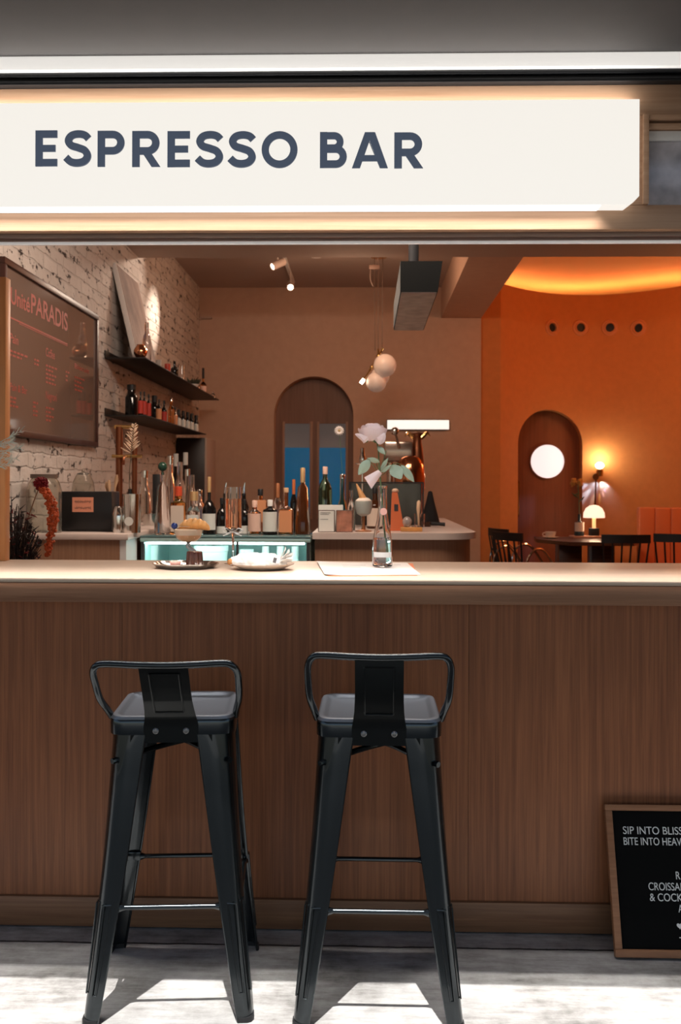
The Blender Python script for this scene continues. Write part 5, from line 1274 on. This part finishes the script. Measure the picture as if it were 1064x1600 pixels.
# bracket of the pendant hung beside it
q = at(585, 418, 8.5); o = MB().box(-.045, .045, -.03, .03, -.018, .018, .004).tube([(-.03, 0, 0), (-.035, 0, -.10), (-.01, 0, -.16)], .004, 6, smooth=3).tube([(0.03, 0, .018), (.03, 0, HC - q.z)], .006, 6).build('hanging_hook', mat('dark hook', (.10, .06, .045), .5), loc=q); tag(o, 'small dark hook hanging from the ceiling left of the pendant cords', 'hook')
# ------------------------------------------------------------------ far orange room
VG = 'round wall vents'
for i, (x, y, z) in enumerate(vents):
    o = thing('wall_vent', ('leftmost round wall vent on the orange wall', 'second round wall vent from the left on the orange wall', 'third round wall vent from the left on the orange wall', 'rightmost round wall vent on the orange wall')[i], 'vent', (x, y, z), group=VG)
    sl_ = -2 * .62 * (x - 2.42); rz2 = math.atan(sl_)
    o.rotation_euler = (0, 0, rz2)
    MB().lathe([(.046, 0), (.048, .022), (.056, .026), (.062, .012), (.076, .010), (.084, .016), (.090, .010), (.092, .001)], n=32, mtx=Matrix.Rotation(PI / 2, 4, 'X')).build('rim', mat('vent rim', (.62, .24, .09), .5), o)
    MB().lathe([(0, 0), (.0455, 0), (.0455, .006), (0, .006)], n=24, mtx=Matrix.Rotation(PI / 2, 4, 'X')).move((0, .012, 0)).build('dark_core', 'black', o)
dr = struct(MB().prism(arch(ocx, ocw + .12, otop + .06, 0), 'Y', 11.20, 11.24).build('door_1', 'doorwood'), 'dark wooden door in the arch of the orange wall', 'door')
q = at(855, 721, 11.2); rw = sx(27.5, 11.2)
MB().lathe([(rw - .012, 0), (rw, .001), (rw, .018), (rw - .012, .018)], n=48, mtx=Matrix.Rotation(PI / 2, 4, 'X')).move((q.x, 11.2, q.z)).build('porthole_frame', mat('porthole frame', (.25, .09, .05), .4), dr)
MB().lathe([(0, .001), (rw - .012, .001), (rw - .012, .012), (0, .012)], n=48, mtx=Matrix.Rotation(PI / 2, 4, 'X')).move((q.x, 11.2, q.z)).build('porthole_glass', mat('lit porthole', (.8, .8, .8), .4, emit=(1, .87, .90), es=.80), dr)
q = at(806, 800, 11.15); MB().tube([(q.x + .03, 11.199, .95), (q.x + .03, 11.15, .97), (q.x + .03, 11.15, 1.32), (q.x + .03, 11.199, 1.34)], .012, 8).build('door_handle', 'brass', dr)
# table
TZ = .77; ty0, ty1 = 9.35, 10.3
tb_ = thing('dining_table', 'dark wooden table with cut corners in the orange room', 'table')
tx0, tx1 = at(840, 838, 9.8).x, at(1004, 845, 9.6).x
MB().prism([(tx0 + .05, ty1), (tx0, ty0 + .5), (tx0 + .22, ty0), (tx1 - .15, ty0), (tx1, ty0 + .3), (tx1, ty1)], 'Z', TZ - .035, TZ).build('tabletop', 'darkwood', tb_)
for x in (tx0 + .30, tx1 - .35): MB().box(x - .11, x + .11, ty0 + .35, ty0 + .55, .0, TZ - .0355, .004).build('pedestal', 'darkwood', tb_)
def spindle_chair(label, loc, rz, metal=False):
    c_ = thing('spindle_chair', label, 'chair', loc, rz, 'black spindle chairs at the table')
    # its back faces -Y
    MB().prism([(-.20, -.20), (.20, -.20), (.215, .20), (-.215, .20)], 'Z', .44, .47).build('seat', 'black', c_)
    rl = MB(); 
    rl.grid(lambda u, v: Vector(((u - .5) * .43, -.235 - .03 * math.sin(PI * u) , .795 + .075 * v)), 14, 2, .022); rl.build('top_rail', 'black', c_)
    for k in range(6):
        f = k / 5; MB().tube([((f - .5) * .34, -.185, .47), ((f - .5) * .40, -.228 - .03 * math.sin(PI * (f * .93 + .035)), .80)], .0085, 8).build('spindle', 'black', c_)
    for a, b in ((-1, -1), (1, -1), (-1, 1), (1, 1)):
        MB().tube([(a * .16, b * .16, .44), (a * .20, b * .21, 0)], [.016, .011], 8).build('leg', 'black', c_)
    MB().tube([(-.18, .0, .2), (.18, 0, .2)], .008, 8).build('stretcher', 'black', c_)
    if metal:
        for s_ in (-1, 1): MB().tube([(s_ * .24, -.20, .40), (s_ * .24, -.19, .62), (s_ * .24, -.10, .72), (s_ * .24, .02, .69), (s_ * .24, .22, .42)], .011, 8, smooth=4).build('arm_tube', 'chrome', c_)
    return c_
spindle_chair('black spindle chair with its back to the counter, before the table lamp', (at(972, 850, 8.9).x, 9.0, 0), 0)
spindle_chair('black spindle chair turned askew in front of the orange banquette', (at(1060, 850, 9.1).x + .02, 9.16, 0), -.30)
spindle_chair('black chair with chrome tube arms, farther of the two left of the table', (at(812, 850, 9.9).x, 9.95, 0), -1.25, True)
spindle_chair('black chair with chrome tube arms, nearer of the two left of the table', (at(824, 850, 9.2).x, 9.22, 0), -1.05, True)
# mushroom table lamp
yl = 10.12; q = at(928, 830, yl)
ml = thing('table_lamp', 'small lit mushroom lamp with black cube base on the table', 'lamp', (q.x, yl, TZ + .022))
zd0 = at(928, 809, yl).z - TZ - .022; zd1 = at(928, 789, yl).z - TZ - .022; rd = sx(16.5, yl)
MB().box(-.045, .045, -.045, .045, 0, .075, .003).build('base', 'black', ml)
MB().cyl((0, 0, .0753), (0, 0, zd0 + .02), .018).build('stem', mat('lit stem', (.7, .4, .2), .4, emit=(1, .55, .25), es=.6), ml)
MB().lathe([(rd * .97, zd0), (rd, zd0 + .006), (rd * .96, zd0 + (zd1 - zd0) * .4), (rd * .75, zd0 + (zd1 - zd0) * .75), (rd * .4, zd0 + (zd1 - zd0) * .95), (0, zd1), (0, zd1 - .004), (rd * .7, zd0 + (zd1 - zd0) * .7), (rd * .9, zd0 + .01)], n=32).build('lamp_shade', mat('lit shade', (.9, .8, .7), .5, emit=(1, .76, .56), es=1.15), ml)
light('table_lamp_glow', 'POINT', (q.x, yl, TZ + .022 + zd0 - .03), 4, (1, .70, .45), size=.04)
o = MB().box(-.17, .12, -.11, .11, .0, .02, .004).build('serving_board', mat('pinkish board', (.45, .22, .14), .5), loc=(q.x - .06, yl, TZ + .0005)); tag(o, 'flat board on the table under the mushroom lamp', 'board')
q2 = at(905, 830, 10.12)
vb = bottle('dark blue bottle vase with white label left of the mushroom lamp', 905, 803, 10.10, TZ + .0215, 15, mat('dark blue glass', (.03, .05, .06), .12), lab='cream_label', l0=.2, l1=.62, nr=.3, sh=.5, nk=.68, name='bottle_vase')
yf = thing('yellow_flower', 'dried yellow flower in the dark blue bottle before the door', 'flower', (vb.location.x, 10.10, TZ + .03))
def Z_(px, py): q = at(px, py, 10.10); return Vector((q.x - vb.location.x, 0, q.z - TZ - .03))
MB().tube([(0, 0, 0), Z_(905, 790), Z_(903, 757)], .004, 6, smooth=3).build('stem', 'stemgreen', yf)
yh_ = MB()
for i in range(40):
    c_ = Z_(902, 757) + Vector((rg.uniform(-.055, .05), rg.uniform(-.03, .03), rg.uniform(-.02, .05))); yh_.ball(c_, rg.uniform(.010, .018), 6)
yh_.build('bloom', mat('ochre bloom', (.46, .22, .05), .8), yf)
lf2 = MB()
for q0, q1 in (((904, 778), (893, 770)), ((904, 785), (913, 776)), ((905, 770), (896, 775))): lf2.tube([Z_(*q0), Z_(*q0).lerp(Z_(*q1), .5), Z_(*q1)], [.003, .012, .002], 6)
lf2.build('leaf', mat('dim leaf', (.06, .07, .03), .6), yf)
q3 = at(860, 832, 10.0)
o = MB().lathe([(0, .002), (.045, .002), (.085, .014), (.086, .012), (.045, 0), (0, 0)], n=28).build('saucer', 'porcelain', loc=(q3.x, 10.0, TZ + .0003)); tag(o, 'white saucer on the left of the dark table', 'saucer')
cu = thing('coffee_cup', 'white coffee cup standing on the saucer in the orange room', 'cup', (q3.x, 10.0, TZ + .0035)); MB().lathe([(0, 0), (.03, 0), (.05, .03), (.056, .062), (.053, .062), (.047, .03), (.028, .004), (0, .004)], n=28).build('bowl', 'porcelain', cu); MB().tube([(-.05, 0, .05), (-.075, 0, .045), (-.072, 0, .022), (-.045, 0, .02)], .005, 8, smooth=3).build('handle', 'porcelain', cu)
# wall lamp on a rod
xl = at(932, 740, 10.9).x; yl2 = wy(xl) - .10
def V_(px, py): q = at(px, py, yl2); return Vector((q.x, 0, q.z))
wl_ = thing('wall_lamp', 'brass wall lamp with glowing bulb on a thin rod right of the door', 'lamp', (xl, yl2, at(932, 745, yl2).z)); o0 = Vector((xl, 0, wl_.location.z))
MB().tube([V_(930, 816) - o0, V_(930, 780) - o0, V_(931, 748) - o0], .009, 8).tube([V_(930, 800) - o0, V_(930, 800) - o0 + Vector((0, .09, 0))], .008, 8).lathe([(0, 0), (.035, 0), (.035, .012), (0, .012)], n=20, mtx=Matrix.Rotation(PI / 2, 4, 'X')).build('rod', mat('dark brass', (.16, .07, .03), .35, .8), wl_)
MB().cyl(V_(937, 744) - o0, V_(937, 734) - o0, .034, .040, 20).build('socket', 'brass', wl_)
MB().ball(V_(937, 727.5) - o0, sx(7, yl2), 16, (1, 1, .75)).build('bulb', mat('lit bulb', (1, 1, 1), .3, emit=(1, .86, .62), es=7), wl_)
b1 = V_(937, 716); light('wall_lamp_up', 'POINT', (b1.x, yl2 - .02, b1.z), 4.5, (1, .98, .72), size=.05)
b2 = V_(939, 749)
# the prismatic fan of light thrown down the wall by the lamp's cut glass collar
for an_, col, pw, cone in ((-66, (.10, .30, 1), 40, 26), (-40, (.11, .32, 1), 50, 22), (-16, (.30, .50, .9), 18, 12), (2, (.5, .6, .5), 10, 9), (15, (.30, .35, .8), 22, 8), (27, (.16, .18, 1), 30, 7), (39, (.28, .30, .8), 22, 8), (52, (.15, .30, 1), 26, 13)):
    a_ = math.radians(an_)
    light('wall_lamp_fan', 'SPOT', (b2.x, yl2 + .05, b2.z), pw, col, aim=(b2.x + math.sin(a_), yl2 + .05 + .20, b2.z - math.cos(a_)), size=.004, spot=cone, blend=1)
for sx_, col in ((-.5, (.12, .32, 1)), (.45, (.2, .4, 1))):
    light('wall_lamp_fan', 'SPOT', (b2.x, yl2 + .045, b2.z), 9, col, aim=(b2.x + sx_, yl2 + .40, b2.z - .75), size=.006, spot=70, blend=1)
# banquette
bq = thing('banquette', 'orange channelled leather banquette at the right of the orange room', 'banquette', (at(1006, 850, 10.0).x, 9.98, 0))
M['leather'] = mat('orange leather', (.60, .17, .065), .42)
ch_ = MB(); zt3 = at(1030, 793, 10.2).z
for k in range(7): ch_.box(.001 + k * .16, .160 + k * .16, .20, .30, .46, zt3, .014, seg=3)
ch_.build('backrest', 'leather', bq)
MB().box(.0, 1.13, -.30, .198, .36, .475, .03, seg=3).build('seat', 'leather', bq)
MB().box(.02, 1.11, -.26, .30, .0, .3595).build('base', 'black', bq)
